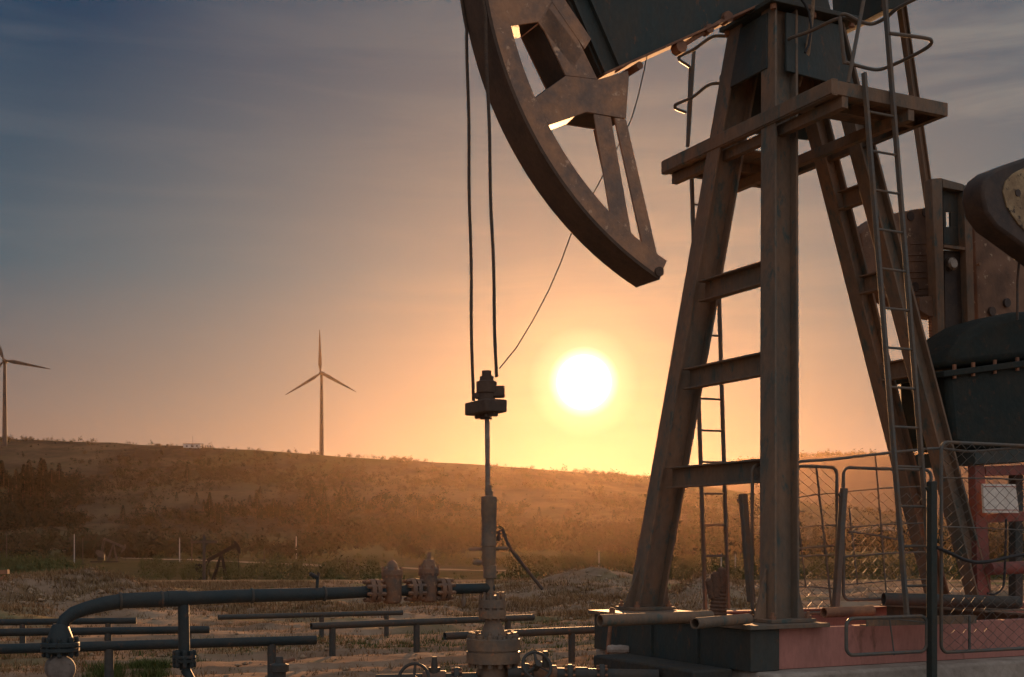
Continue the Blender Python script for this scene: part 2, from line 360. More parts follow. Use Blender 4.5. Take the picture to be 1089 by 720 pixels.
build_ground()
def track(name, pix, width, label):
    pts = [hit(px, py, 70.) for px, py in pix]; vs, fs = [], []
    dense = []
    for a, b in zip(pts, pts[1:]):
        for k in range(14): dense.append(a.lerp(b, k/14))
    for k, p in enumerate(dense):
        d = (dense[min(k+1, len(dense)-1)] - dense[max(k-1, 0)]); d.z = 0; d.normalize(); n = Vector((-d.y, d.x, 0))
        for s in (-1, -.4, .4, 1):
            q = p + n*s*width*.5*(1+.25*math.sin(k*.7)); vs.append((q.x, q.y, float(T(q.x, q.y))+.12))
    for k in range(len(dense)-1):
        for s in range(3): a = k*4+s; fs.append((a, a+1, a+5, a+4))
    o = MB().add(vs, fs).build(name, 'track_dirt', kind='structure'); o['label'] = label
track('dirt_track', [(-30, 588), (30, 586), (62, 583), (85, 587), (120, 592), (170, 595), (230, 597), (310, 600), (420, 604), (520, 607), (580, 609), (700, 608)], 6.5, 'pale dirt track across the valley floor')
track('dirt_track', [(860, 574), (900, 568), (935, 560), (960, 566), (1000, 563)], 9, 'pale winding track on the far slope right')

# ------------------------------------------------------------------ pumping unit
ZT = EYE + 5.04            # tower top
YC = 1.083                 # centre line across
PV = (.96, EYE+5.27)       # saddle bearing: along, height
pj = thing('pumpjack', W(1.6, YC, BASE), 'large rusty oil pumpjack with four-legged tower in the foreground', 'pumpjack')
def foot_top():
    return {'A': ((0, 2.166), (.659, YC+.2475)), 'B': ((0, 0), (.659, YC-.2475)), 'C': ((3.24, YC+.294), (1.26, YC+.2475)), 'D': ((3.24, YC-.294), (1.26, YC-.2475))}
LEG = foot_top()
def legp(k, z):
    (x0, y0), (x1, y1) = LEG[k]; t = (z-BASE)/(ZT-BASE); return W(x0+(x1-x0)*t, y0+(y1-y0)*t, z)
for k, (w, h) in {'A': (.21, .30), 'B': (.21, .27), 'C': (.17, .19), 'D': (.17, .20)}.items():
    m = MB().hsec(legp(k, BASE+.012), legp(k, ZT-.02 if k in 'AB' else ZT-.05), w, h, D1 if k in 'AB' else D1, t=.024)
    leg = m.build('leg', 'tower_steel', pj, bevel=.004)
    leg['label'] = {'A': 'far front leg of the tower leaning inward', 'B': 'near front leg of the tower', 'C': 'far sloping rear leg', 'D': 'near sloping rear leg'}[k]
    p = legp(k, BASE); MB().prism([p + D2*a + D1*b + Vector((0, 0, .0)) for a, b in ((-.24, -.2), (.24, -.2), (.24, .2), (-.24, .2))], (0, 0, .03)).build('foot_plate', 'tower_steel', leg, bevel=.004)
    if k in 'AB':
        for sgn in (-1, 1):
            m = MB(); q = [legp(k, BASE+.03) + D2*(sgn*.15), legp(k, BASE+.03) + D2*(sgn*.27), legp(k, BASE+.46) + D2*(sgn*.15)]
            m.prism([v - D1*.012 for v in q], D1*.024); m.build('gusset', 'tower_steel', leg)
    for a in (-.19, .19):
        for b in (-.15, .15):
            c = p + D2*a + D1*b; MB().lathe(c+Vector((0, 0, .03)), (0, 0, 1), [(0, .03), (.028, .03), (.028, .014), (.06, .014)], 6).build('anchor_bolt', 'rust', leg, smooth=False)
for py in (288, 388, 502):                                 # ties between the two front legs
    zb = on_side(812, py-8, 0).z; zz = EYE + (HY-py)/F*(11.5+.1)
    a, b = legp('A', zz), legp('B', zz); d = (b-a).normalized()
    MB().chan(a+d*.10, b-d*.10, .10, .21, -D2, t=.016).build('cross_brace', 'tower_steel', pj, bevel=.003)
for zz in (EYE+1.75, EYE+2.62, EYE+3.45):                   # ties between the two rear legs
    a, b = legp('C', zz), legp('D', zz); d = (b-a).normalized()
    MB().chan(a+d*.09, b-d*.09, .09, .19, -D2, t=.016).build('cross_brace', 'tower_steel', pj, bevel=.003)
# plates that tie the leg tops together, and the cap
def quad(a, b, z0, z1): return [legp(a, z0), legp(b, z0), legp(b, z1), legp(a, z1)]
MB().prism([v - D2*.15 for v in quad('A', 'B', ZT-.62, ZT-.06)], D2*.03).build('head_plate', 'teal_steel', pj, bevel=.004)
MB().prism([v + D1*(-.105) for v in quad('B', 'D', ZT-.66, ZT-.07)], D1*.03).build('head_plate', 'teal_steel', pj, bevel=.004)
MB().prism([v + D1*(.08) for v in quad('A', 'C', ZT-.95, ZT-.07)], D1*.03).build('head_plate', 'teal_steel', pj, bevel=.004)
MB().prism([v + D2*.10 for v in quad('C', 'D', ZT-.62, ZT-.08)], D2*.03).build('head_plate', 'teal_steel', pj, bevel=.004)
cap = MB().prism([W(x, y, ZT-.02) for x, y in ((.44, YC-.42), (1.5, YC-.42), (1.5, YC+.42), (.44, YC+.42))], (0, 0, .045)).build('cap_plate', 'teal_steel', pj, bevel=.006)
for y in (YC-.30, YC+.30):
    MB().prism([W(x, y-.06, z) for x, z in ((.72, ZT+.025), (1.2, ZT+.025), (1.08, PV[1]+.12), (.84, PV[1]+.12))], D1*.12).build('bearing_housing', 'teal_steel', cap, bevel=.01)
MB().lathe(W(PV[0], YC-.42, PV[1]), D1, [(0, .075), (.84, .075)], 20).build('saddle_shaft', 'rust', pj)
for x, y in ((.5, YC-.36), (1.44, YC-.36), (.97, YC-.36), (.5, YC+.36), (1.44, YC+.36)):
    MB().lathe(W(x, y, ZT-.07), (0, 0, 1), [(0, .03), (.05, .03)], 6).build('cap_bolt', 'rust', cap, smooth=False)
# walking beam, tilted down towards the well
BA = R(28.7); bd = Vector((-math.cos(BA), -math.sin(BA)))      # towards the horse head, in (along, height)
bn = Vector((-math.sin(BA), math.cos(BA)))
def PB(s, n, y): return W(PV[0]+bd.x*s+bn.x*n, y, PV[1]+bd.y*s+bn.y*n)
lo = side_xz(700, 54.5, .93); nlo = (Vector(lo)-Vector(PV)).dot(bn)      # height of the lower edge relative to the saddle
hi = nlo + .74; s0, s1 = -3.0, 2.44
m = MB()
m.prism([PB(s0, nlo+.022, YC-.10), PB(s1, nlo+.022, YC-.10), PB(s1, hi-.022, YC-.10), PB(s0, hi-.022, YC-.10)], D1*.2)
wb = m.build('walking_beam', 'teal_steel', pj, bevel=.004)
for n in (nlo, hi-.022):
    MB().prism([PB(s0, n, YC-.16), PB(s1, n, YC-.16), PB(s1, n+.0215, YC-.16), PB(s0, n+.0215, YC-.16)], D1*.32).build('flange', 'rust', wb, bevel=.003)
for s in (2.25, 2.42, -.0, -2.8):
    MB().prism([PB(s, nlo+.025, YC-.145), PB(s-.03, nlo+.025, YC-.145), PB(s-.03, hi-.026, YC-.145), PB(s, hi-.026, YC-.145)], D1*.044).build('stiffener', 'teal_steel', wb)
# horse head: curved face and two side frames
HR = 3.113; HC = (.647, EYE+5.19)                          # the face is an arc about the saddle
a0, a1 = R(-8), R(65.2)
def PH(r, a, y): return W(HC[0]-r*math.cos(a), y, HC[1]-r*math.sin(a))
hh_loc = PB(2.5, 0, YC)
arcs = [a0+(a1-a0)*k/40 for k in range(41)]
m = MB(); vs = []; fs = []
for a in arcs: vs += [PH(HR, a, YC-.2), PH(HR, a, YC+.2), PH(HR-.03, a, YC+.2), PH(HR-.03, a, YC-.2)]
for k in range(40):
    for j in range(4): fs.append((k*4+j, k*4+(j+1) % 4, k*4+4+(j+1) % 4, k*4+4+j))
fs += [(0, 1, 2, 3), (160, 161, 162, 163)]
hh = m.add(vs, fs).build('horse_head', 'arc_steel', pj)
hh['label'] = 'curved front face of the horse head'
PX = {
    'upper_web': [(541, 28), (574, 23), (592, -6), (560, -40), (528, -40)],
    'upright_web': [(575, 23), (592, -6), (636, 84), (602, 80)],
    'hub_web': [(568, 105), (602, 80.5), (636, 84.5), (668, 75), (669, 82), (666, 126), (624, 119), (584, 133)],
    'inner_strut': [(632, 121), (650, 124), (672, 249), (649, 226)],
    'outer_strut': [(654, 125), (666, 127), (703, 287), (686, 272)],
}
for y0, sg in ((YC-.197, 1), (YC+.197, -1)):
    vs, fs = [], []
    for a in arcs:
        for r, dy in ((HR-.0305, 0), (HR-.2, 0), (HR-.2, .03*sg), (HR-.0305, .03*sg)): vs.append(PH(r, a, y0+dy))
    for k in range(40):
        for j in range(4): fs.append((k*4+j, k*4+(j+1) % 4, k*4+4+(j+1) % 4, k*4+4+j))
    fs += [(0, 1, 2, 3), (160, 161, 162, 163)]
    MB().add(vs, fs).build('rim_web', 'head_steel', hh, bevel=.003)
    for i, (nm, poly) in enumerate(PX.items()):
        if sg < 0 and nm == 'inner_strut': continue
        e = .004*(i % 2) + .002
        pts = [side_xz(px, py, YC-.197) for px, py in poly]
        MB().prism([W(x, y0+sg*e, z) for x, z in pts], D1*(sg*(.03-2*e))).build(nm, 'head_steel', hh, bevel=.003)
        if nm.endswith('strut'):        # the mirrored struts above the beam
            q = []
            for x, z in pts:
                d = Vector((x-PV[0], z-PV[1])); s, n = d.dot(bd), d.dot(bn); q.append(PB(s, -n, y0+sg*e))
            MB().prism(q, D1*(sg*(.03-2*e))).build(nm, 'head_steel', hh)
# plates across the head between the two side frames
for (p, q, t) in (((584, 133), (624, 119), .025), ((624, 119), (666, 126), .025), ((672, 249), (703, 287), .02), ((541, 28), (574, 23), .025), ((575, 24), (602, 80), .02), ((602, 80), (568, 105), .02)):
    a, b = (Vector(side_xz(*v, YC-.197)) for v in (p, q)); d = (b-a).normalized(); n = Vector((-d.y, d.x))*t
    MB().prism([W(v.x, YC-.165, v.y) for v in (a, b, b+n, a+n)], D1*.33).build('cross_plate', 'counter_dark', hh)
pt = PH(HR-.06, a1-.012, YC)
MB().lathe(W((pt-B0).dot(D2), YC-.22, pt.z), D1, [(0, .045), (.44, .045)], 14).build('tip_bar', 'arc_steel', hh)
MB().lathe(PB(2.08, nlo-.05, YC-.2), D1, [(0, .035), (.4, .035)], 10).build('hinge_pin', 'rust', hh)
# safety strut under the beam
a, b = on_side(722, 51, YC-.1), on_side(776, 17, YC-.1)
st = MB().tube([a, b], .022, 10).build('safety_strut', 'rust', pj)
for t, r in ((0, .06), (.55, .045), (.92, .055)):
    p = a.lerp(b, t); MB().lathe(p - D1*.05, D1, [(0, r), (.1, r)], 8).build('strut_clamp', 'rust', st)
# rear: far pitman, its yoke, cranks, gear reducer
XR = 3.2
m = MB().hsec(on_side(957, -6, 2.0), on_side(990, 226, 2.0), .075, .09, D1, t=.014); pit = m.build('pitman_arm', 'tower_steel', pj, bevel=.003)
eqa = [on_side(x, y, 2.0-.5) for x, y in ((938, -40), (941, 10), (952, 9), (975, -2), (990, -40))]
MB().prism(eqa, D1*.8).build('equalizer_end', 'teal_steel', pj, bevel=.006)
m = MB().hsec(on_side(1150, -120, .15), on_side(1190, 200, .15), .16, .17, D1, t=.018).build('pitman_arm', 'tower_steel', pj)
def side_poly(pix, c): return [on_side(x, y, c) for x, y in pix]
ck = MB().prism(side_poly([(917, 248), (922, 239), (934, 231), (954, 226), (975, 222), (1003, 219), (1003, 330), (985, 333), (960, 326), (940, 316), (925, 300), (918, 274)], 1.86), D1*.22).build('far_crank', 'crank_rust', pj, bevel=.012)
ck['label'] = 'rusty crank with rounded end behind the rear legs'
MB().prism(side_poly([(1036, 231), (1046, 231), (1047, 240), (1058, 238), (1140, 262), (1140, 345), (1040, 339)], 1.88), D1*.26).build('crank_weight', 'crank_rust', ck, bevel=.01)
for px, py in ((968, 230), (984, 226), (1066, 252), (973, 305), (1071, 322), (1055, 331), (955, 301)):
    p = on_side(px, py, 1.86); MB().lathe(p - D1*.012, D1, [(0, .052), (.03, .052)], 14).build('bolt_hole', 'counter_dark', ck)
for px, py in ((1041, 281), (999, 274)):
    p = on_side(px, py, 1.84); MB().lathe(p - D1*.02, D1, [(0, .018), (.04, .018)], 8).build('stud', 'tower_steel', ck)
for px, py, w_ in ((982, 324, 26), ):
    MB().prism(side_poly([(978, 316), (997, 314), (1000, 338), (988, 336), (978, 330)], 1.7), D1*.2).build('crank_lug', 'crank_rust', ck, bevel=.006)
for k in range(7):                       # raised casting ribs on the crank's rounded end
    y0 = 262+k*9
    MB().tube([on_side(x, y0 - (x-950)*.10 + 7*((k % 2)-.5)*.4 + 2.5*math.sin((x-960)/28), 1.858) for x in range(968 - 4*k % 9, 1002, 5)], .008, 5).build('casting_rib', 'crank_rust', ck)
# upright yoke with window, in front of the far crank
yk = MB()
yk.prism(side_poly([(991, 190), (1002, 189), (1006, 420), (1000, 420)], 1.64), D1*.12)
yk = yk.build('crank_yoke', 'tower_steel', pj, bevel=.005)
MB().prism(side_poly([(1025, 196.5), (1033, 198), (1038, 400), (1031, 400)], 1.645), D1*.115).build('yoke_side', 'tower_steel', yk, bevel=.005)
MB().prism(side_poly([(1002.5, 190), (1024.5, 196), (1024.8, 203), (1002.8, 199)], 1.65), D1*.11).build('yoke_top', 'tower_steel', yk)
for q in ([(1003, 200), (1024.8, 203), (1025.6, 226), (1003.2, 225)], [(1003.2, 225.2), (1006, 225.4), (1006.3, 241), (1003.6, 241)], [(1011, 225.7), (1025.6, 226.3), (1026.5, 241.5), (1011.3, 241.2)], [(1003.6, 241.2), (1026.5, 241.8), (1027.6, 262), (1004, 259.5)]):
    MB().prism(side_poly(q, 1.745), D1*.03).build('yoke_back', 'teal_steel', yk)
MB().prism(side_poly([(1004, 260), (1027.5, 263), (1027.6, 266), (1004, 263)], 1.65), D1*.09).build('yoke_shelf', 'tower_steel', yk)
MB().prism(side_poly([(1004.3, 266), (1028, 268), (1031, 400), (1006, 405)], 1.73), D1*.03).build('yoke_back', 'counter_dark', yk)
MB().lathe(on_side(1015, 280, 1.66), D1, [(0, .05), (.02, .075), (.1, .075)], 14).build('crank_pin', 'rod_steel', yk)
m = MB(); p0, p1 = on_side(990, 338, 1.75), on_side(994, 425, 1.75); pr = []
for k in range(60): pr.append(p0.lerp(p1, k/59))
m.tube(pr, [.036 if k % 2 else .028 for k in range(60)], 10); m.build('adjusting_screw', 'rust', pj)
# near crank counterweight reaching in from the right
cw = MB().prism(side_poly([(1045, 207), (1046, 195), (1051, 186), (1060, 179), (1089, 168), (1150, 148), (1190, 200), (1160, 290), (1120, 285), (1082, 257), (1060, 241), (1049, 226)], .22), D1*.28).build('near_crank', 'counter_dark', pj, bevel=.03)
cw['label'] = 'rounded dark counterweight with tan painted face'
MB().prism(side_poly([(1067, 203), (1070, 192), (1078, 184), (1092, 177), (1140, 160), (1165, 205), (1145, 270), (1108, 262), (1083, 238), (1071, 220)], .205), D1*.02).build('painted_face', 'counter_tan', cw, bevel=.004)
MB().lathe(on_side(1083, 205, .195), D1, [(0, .035), (.02, .035)], 14).build('bolt_hole', 'counter_dark', cw)
MB().tube([on_side(1085, 262, .5), on_side(1082, 300, .5), on_side(1082, 340, .5)], .012, 8).build('brake_rod', 'wire', pj)
# gear reducer
GX0, GY = side_xz(1007, 400, YC-.35)[0], (YC-.35, YC+.42)
def gbox(pix, c=GY[0]): return side_poly(pix, c)
gr = MB().prism(gbox([(1008, 404), (1010, 393), (1125, 380), (1125, 478), (1030, 477), (1014, 471)]), D1*.72).build('gear_reducer', 'reducer_paint', pj, bevel=.06)
gr['label'] = 'dark green gear reducer housing on its stand'
MB().prism(gbox([(1009, 391), (1016, 372), (1030, 352), (1050, 340), (1080, 331), (1125, 328), (1125, 379)], GY[0]+.03), D1*.66).build('upper_housing', 'reducer_paint', gr, bevel=.09)
MB().prism(gbox([(1004, 401), (1004, 394.5), (1128, 378), (1128, 385)], GY[0]-.06), D1*.84).build('housing_flange', 'reducer_paint', gr, bevel=.008)
for px in (1015, 1035, 1058, 1082): p = on_side(px, 396-(px-1008)*.12, GY[0]-.03); MB().lathe(p-Vector((0, 0, .07)), (0, 0, 1), [(0, .02), (.14, .02)], 6).build('housing_bolt', 'rust', gr, smooth=False)
# red stand below it
sd = MB().prism(side_poly([(1037, 478.5), (1130, 476), (1130, 489), (1037, 494)], GY[0]-.05), D1*.85).build('reducer_stand', 'teal_steel', pj, bevel=.006)
for c in (GY[0]-.02, GY[1]-.1):
    MB().prism(side_poly([(1037, 495), (1047, 494.5), (1055, 645), (1040, 645)], c), D1*.1).build('stand_leg', 'red_paint', sd, bevel=.004)
    MB().prism(side_poly([(1080, 500), (1088, 500), (1088, 645), (1080, 645)], c+.3), D1*.1).build('stand_leg', 'teal_steel', sd, bevel=.004)
MB().prism(side_poly([(1048, 496), (1130, 493), (1130, 504), (1049, 506)], GY[0]-.02), D1*.06).build('stand_rail', 'red_paint', sd, bevel=.004)
MB().prism(side_poly([(1050, 547), (1130, 541), (1130, 552), (1050, 556)], GY[0]-.02), D1*.06).build('stand_rail', 'red_paint', sd, bevel=.004)
MB().tube([on_side(1052, 605, GY[0]-.1), on_side(1140, 601, GY[0]-.1)], .065, 16).build('stand_tube', 'red_paint', sd)
# steel base
zb0 = EYE-1.09
fb = MB(); fb.hsec(W(-.36, -.30, (BASE+zb0)/2), W(-.36, 2.05, (BASE+zb0)/2), BASE-zb0-.004, .30, (0, 0, 1), t=.03)
fbm_ = MB().prism([W(x, y, zb0) for x, y in ((-.52, -.28), (-.22, -.28), (-.22, 2.3), (-.52, 2.3))], (0, 0, BASE-zb0-.04)).build('front_base_beam', 'teal_steel', pj, bevel=.006)
MB().prism([W(x, y, BASE-.038) for x, y in ((-.56, -.33), (.28, -.33), (.28, 2.36), (-.56, 2.36))], (0, 0, .036)).build('base_plate', 'tower_steel', fbm_, bevel=.004)
for y in (.45, 1.2): MB().prism([W(x, y, zb0+.01) for x, y in ((-.545, y), (-.5215, y), (-.5215, y+.03), (-.545, y+.03))], (0, 0, BASE-zb0-.06)).build('stiffener', 'teal_steel', fbm_)
nb = MB(); nb.chan(W(-.50, -.215, (BASE+zb0)/2-.022), W(6.2, -.215, (BASE+zb0)/2-.022), .14, BASE-zb0-.046, D1, t=.018)
nbm = nb.build('side_base_beam', 'pink_paint', pj, bevel=.004); nbm['label'] = 'pink painted steel base beam facing the camera'
MB().chan(W(.05, 2.32, (BASE+zb0)/2-.022), W(6.2, 2.32, (BASE+zb0)/2-.022), .14, BASE-zb0-.046, -D1, t=.018).build('side_base_beam', 'pink_paint', pj, bevel=.004)
MB().chan(W(3.24, -.07, BASE-.12), W(3.24, 2.17, BASE-.12), .12, .2, -D2, t=.016).build('cross_base_beam', 'tower_steel', pj)
for y0, y1 in ((YC-.6, YC+.6),): MB().prism([W(x, y, BASE-.02) for x, y in ((2.95, y0), (3.6, y0), (3.6, y1), (2.95, y1))], (0, 0, .018)).build('rear_foot_plate', 'tower_steel', pj)
# work platform round the tower head
ZP = EYE + 3.977
pl = MB()
for k in range(7): pl.prism([W(.40+k*.19, -.165, ZP-.02), W(.58+k*.19, -.165, ZP-.02), W(.58+k*.19, .52, ZP-.02), W(.40+k*.19, .52, ZP-.02)], (0, 0, .02))
for k in range(7): pl.prism([W(.40+k*.19, 1.65, ZP-.02), W(.58+k*.19, 1.65, ZP-.02), W(.58+k*.19, 2.33, ZP-.02), W(.40+k*.19, 2.33, ZP-.02)], (0, 0, .02))
pl = MB().chan(W(.36, -.25, ZP-.06), W(.36, 2.42, ZP-.06), -.07, .12, -D2, t=-.012).build('platform', 'tower_steel', pj, bevel=.003)
pl['label'] = 'work platform round the tower head'
for y0, y1 in ((-.238, .52), (1.65, 2.408)):
    for k in range(7):
        MB().prism([W(.437+k*.18, y0, ZP-.022), W(.611+k*.18, y0, ZP-.022), W(.611+k*.18, y1, ZP-.022), W(.437+k*.18, y1, ZP-.022)], (0, 0, .02)).build('deck_plank', 'tower_steel', pl)
    MB().bar(W(.45, (y0+y1)/2, ZP-.07), W(1.69, (y0+y1)/2, ZP-.07), .05, .09, D1).build('joist', 'tower_steel', pl)
MB().chan(W(.362, -.25, ZP-.06), W(1.71, -.25, ZP-.06), .06, .12, D1, t=.010).build('edge_channel', 'tower_steel', pl, bevel=.003)
MB().chan(W(.362, 2.42, ZP-.06), W(1.71, 2.42, ZP-.06), .06, .12, -D1, t=.010).build('edge_channel', 'tower_steel', pl, bevel=.003)
MB().chan(W(1.71, -.24, ZP-.065), W(1.71, 2.41, ZP-.065), .06, .11, -D2, t=.010).build('edge_channel', 'tower_steel', pl, bevel=.003)
for x in (.52, 1.28):                                       # bearers that carry the planks through the tower
    MB().bar(W(x, -.24, ZP-.17), W(x, 2.41, ZP-.17), .07, .1, D2).build('bearer', 'tower_steel', pl, bevel=.003)
# ladders
def ladder(xb, yb, zb_, xt, yt, zt, ext, lab):
    wd = D2*.155
    b, t = W(xb, yb, zb_), W(xt, yt, zt); d = (t-b)
    ld = MB()
    for s in (-1, 1): ld.bar(b+wd*s, t+wd*s + d.normalized()*(ext if s > 0 else .12), .045, .028, D1)
    ld = ld.build('ladder', 'fence_steel', pj, bevel=.003); ld['label'] = lab
    n = int(d.length/.345)
    for k in range(n):
        p = b + d.normalized()*(.25+k*.345); MB().tube([p-wd*.92, p+wd*.92], .0115, 8).build('rung', 'fence_steel', ld)
    return ld
ladder(1.076, -.56, BASE+.06, .859, -.285, ZP-.02, 1.0, 'ladder on the near side of the tower')
ladder(1.326, 2.78, BASE-.06, .93, 2.47, ZP, .05, 'ladder on the far side of the tower')
# hand rails and hoops (pixel rays cut by level planes above the platform)
def hoop(pix, z, r=.017, name='hand_rail'):
    pts = [on_z(x, y, EYE+z) for x, y in pix]; sm = []
    for i in range(len(pts)-1):
        p0, p1, p2, p3 = pts[max(i-1, 0)], pts[i], pts[i+1], pts[min(i+2, len(pts)-1)]
        for k in range(6):
            t = k/6; sm.append(.5*((2*p1)+(p2-p0)*t+(2*p0-5*p1+4*p2-p3)*t*t+(3*p1-p0-3*p2+p3)*t**3))
    sm.append(pts[-1]); return MB().tube(sm, r, 8).build(name, 'fence_steel', pl)
hoop([(946, 35.5), (966, 38), (986, 41), (990.5, 44), (988, 49), (975, 57), (952, 68), (935, 74), (920, 72), (898, 66)], 4.36)
hoop([(975, -2), (954, 9), (942, 19), (927, 25.5), (913, 22), (900, 15.5), (895, 16), (893, 20)], 4.70)
hoop([(914, 26), (905, 21), (897, 18.8), (885, 22), (862, 33), (842, 40), (835.5, 44.5), (836, 48), (842, 52), (856, 57.5)], 4.70)
hoop([(778, 39), (764, 38.2), (755, 40.5), (737, 53), (724, 59), (722, 62), (724, 65), (733, 71), (734, 77)], 5.03)
hoop([(774, 90), (761, 88.7), (751, 92), (737, 103), (720, 110.5), (718, 113), (719, 115.5), (729, 119.5)], 4.62)
def post(pa, ya, pb, yb, c, r=.017): MB().tube([on_side(pa, ya, c), on_side(pb, yb, c)], r, 8).build('hand_rail_post', 'fence_steel', pl)
post(902, 88, 920, -8, -.2); post(898, 68, 893, 18, -.05); post(738, 53, 731.5, 156, 2.36, .02); post(734, 74, 731, 156, 2.40); 
hoop([(775, 76), (770, 77), (767, 82), (766.5, 90)], 4.75); post(766.5, 88, 769, 108, 2.3)
# hanging rope and cable at the tower head
rp_ = thing('frayed_rope', on_side(857, 0, YC-.55), 'frayed tan rope hanging from the tower cap', 'rope')
MB().tube([on_side(x, y, YC-.55+.06*k) for k, (x, y) in enumerate(((866, -10), (864, 12), (861, 38), (858, 58), (854, 74), (850, 92)))], [.012, .02, .022, .03, .022, .01], 7).build('strand', 'rope', rp_)
MB().tube([on_side(x, y, YC-.50) for x, y in ((848, -6), (855, 3), (860, 12), (863, 30), (860, 48), (856, 56))], .012, 7).build('cord', 'black_rubber', rp_)

# ------------------------------------------------------------------ bridle, carrier bar, polished rod
XW = -2.29
bx = lambda px, y=None: px
YW = W(XW, YC, 0).y; SC = F/YW
def wz(py): return EYE + (HY-py)/SC
def WH(px, py, dy=0): return atY(px, py, YW) + D1*dy
br = thing('bridle', WH(518, 440), 'wire rope bridle with heavy carrier bar hanging from the horse head', 'bridle')
ptan = PH(HR+.014, R(.5), YC)
for y, pxb, pyb in ((YC+.19, 503, 424), (YC-.19, 528, 404)):
    top = PH(HR+.016, R(13.5), y); bot = W(XW, y, wz(pyb)) ; bot.x = (pxb-CX)/F*bot.y
    pts = [top.lerp(bot, k/50) + Vector((.004*math.sin(k*.33+y*3), 0, 0)) for k in range(51)]
    pts[0] = top
    MB().tube([PH(HR+.016, R(-4.0+k*1.5), y) for k in range(12)] + pts, .0150, 8).build('cable', 'cable', br)
cbz = wz(434)
MB().bar(WH(516.5, 433.5)-D1*.21, WH(516.5, 433.5)+D1*.215, .11, .21, (0, 0, 1)).build('carrier_bar', 'arc_steel', br, bevel=.012)
MB().lathe(WH(517, 446), (0, 0, 1), [(0, .05), (.02, .05)], 12).build('bottom_nut', 'arc_steel', br)
for dy in (-.13, .13): MB().lathe(WH(517, 444, dy), (0, 0, 1), [(0, .045), (.07, .045)], 8).build('socket', 'arc_steel', br)
MB().lathe(WH(517.5, 427), (0, 0, 1), [(0, .075), (.07, .075), (.075, .088), (.17, .088), (.18, .06), (.215, .06), (.215, .042), (.265, .042)], 16).build('rod_clamp', 'arc_steel', br)
MB().bar(WH(517.5, 417), WH(537, 416.5), .1, .1, (0, 0, 1)).build('clamp_lug', 'arc_steel', br, bevel=.015)
MB().bar(WH(505, 421), WH(517, 421), .05, .08, (0, 0, 1)).build('clamp_lug', 'arc_steel', br, bevel=.01)
pr_ = MB().tube([WH(517.5, 398), WH(519, 530)], .021, 12).build('polished_rod', 'rod_steel', origin=WH(519, 530))
tag(pr_, 'slim polished steel rod between carrier bar and wellhead', 'rod')
hair = [(688, 58), (685, 75), (678, 105), (671, 128), (655, 160), (631, 206), (607, 250), (596, 280), (584, 308), (566, 342), (549, 370), (531, 392)]
tag(MB().tube([on_side(x, y, YC+.28) for x, y in hair], .0055, 6).build('slack_wire', 'wire', origin=on_side(531, 392, YC+.28)), 'thin slack wire sagging from the beam to the carrier bar', 'wire')

# ------------------------------------------------------------------ wellhead
wh = thing('wellhead', Vector((WH(524, 0).x, YW, 0)), 'bolted oil wellhead with stuffing box standing under the horse head', 'wellhead')
def cyl(px, y0, y1, prof, nm, mat='wellhead_steel', par=None, n=24):   # prof: (fraction of the way up, radius in px)
    a = WH(px, y0); h = (y0-y1)/SC
    return MB().lathe(a, (0, 0, 1), [(t*h, r/SC) for t, r in prof], n).build(nm, mat, par or wh)
sb = cyl(520, 602, 516, [(0, 7), (.02, 7.5), (.24, 7.5), (.25, 8.2), (.29, 8.2), (.3, 8), (.62, 8), (.63, 8.4), (.86, 8.4), (.87, 4), (.93, 4), (.94, 3), (1, 3)], 'stuffing_box')
cyl(521, 633, 600, [(0, 4.5), (.55, 4.5), (.56, 7.2), (.95, 7.2), (1, 6)], 'neck')
MB().tube([WH(499, 584), WH(541, 583)], .016, 8).build('tee_handle', 'wellhead_steel', sb)
MB().tube([WH(503, 598), WH(516, 598)], .024, 8).build('grease_fitting', 'wellhead_steel', sb)
tf = cyl(523.5, 658, 633, [(0, 13), (.03, 14.5), (.38, 14.5), (.39, 12), (.46, 12), (.47, 14.5), (.82, 14.5), (.84, 10), (1, 8)], 'tubing_flange')
for k in range(10):
    a = k*math.pi/5+.2; c = WH(523.5, 656) + Vector((math.cos(a), math.sin(a), 0))*(12.3/SC)
    MB().lathe(c, (0, 0, 1), [(-.02, .014), (.02, .018), (.19, .018), (.19, .012), (.215, .012)], 6).build('stud_bolt', 'wellhead_steel', tf, smooth=False)
cyl(524.5, 681, 656, [(0, 15), (.3, 13), (.8, 8.5), (1, 8)], 'reducing_cone')
cf = cyl(524.5, 705, 677, [(0, 26), (.02, 28.5), (.44, 28.5), (.45, 27), (.50, 27), (.51, 28.5), (.92, 28.5), (.95, 27), (1, 15)], 'casing_flange', n=36)
for k in range(14):
    a = k*math.pi/7+.1; c = WH(524.5, 709) + Vector((math.cos(a), math.sin(a), 0))*(24/SC)
    MB().lathe(c, (0, 0, 1), [(0, .022), (.05, .028), (.06, .028), (.22, .026), (.22, .03), (.275, .03), (.28, .018), (.30, .018)], 6).build('stud_bolt', 'wellhead_steel', cf, smooth=False)
a = WH(524.5, 705); MB().lathe(Vector((a.x, a.y, -.05)), (0, 0, 1), [(0, .24), (.14, .24), (.15, .15), (a.z-.1, .15), (a.z+.05, .13)], 24).build('casing_spool', 'wellhead_steel', wh)
lv = MB().tube([WH(531, 575), WH(530, 566), WH(534, 563), WH(538, 574), WH(544, 585), WH(577, 627)], .014, 8).build('lever_bar', 'wire', wh)
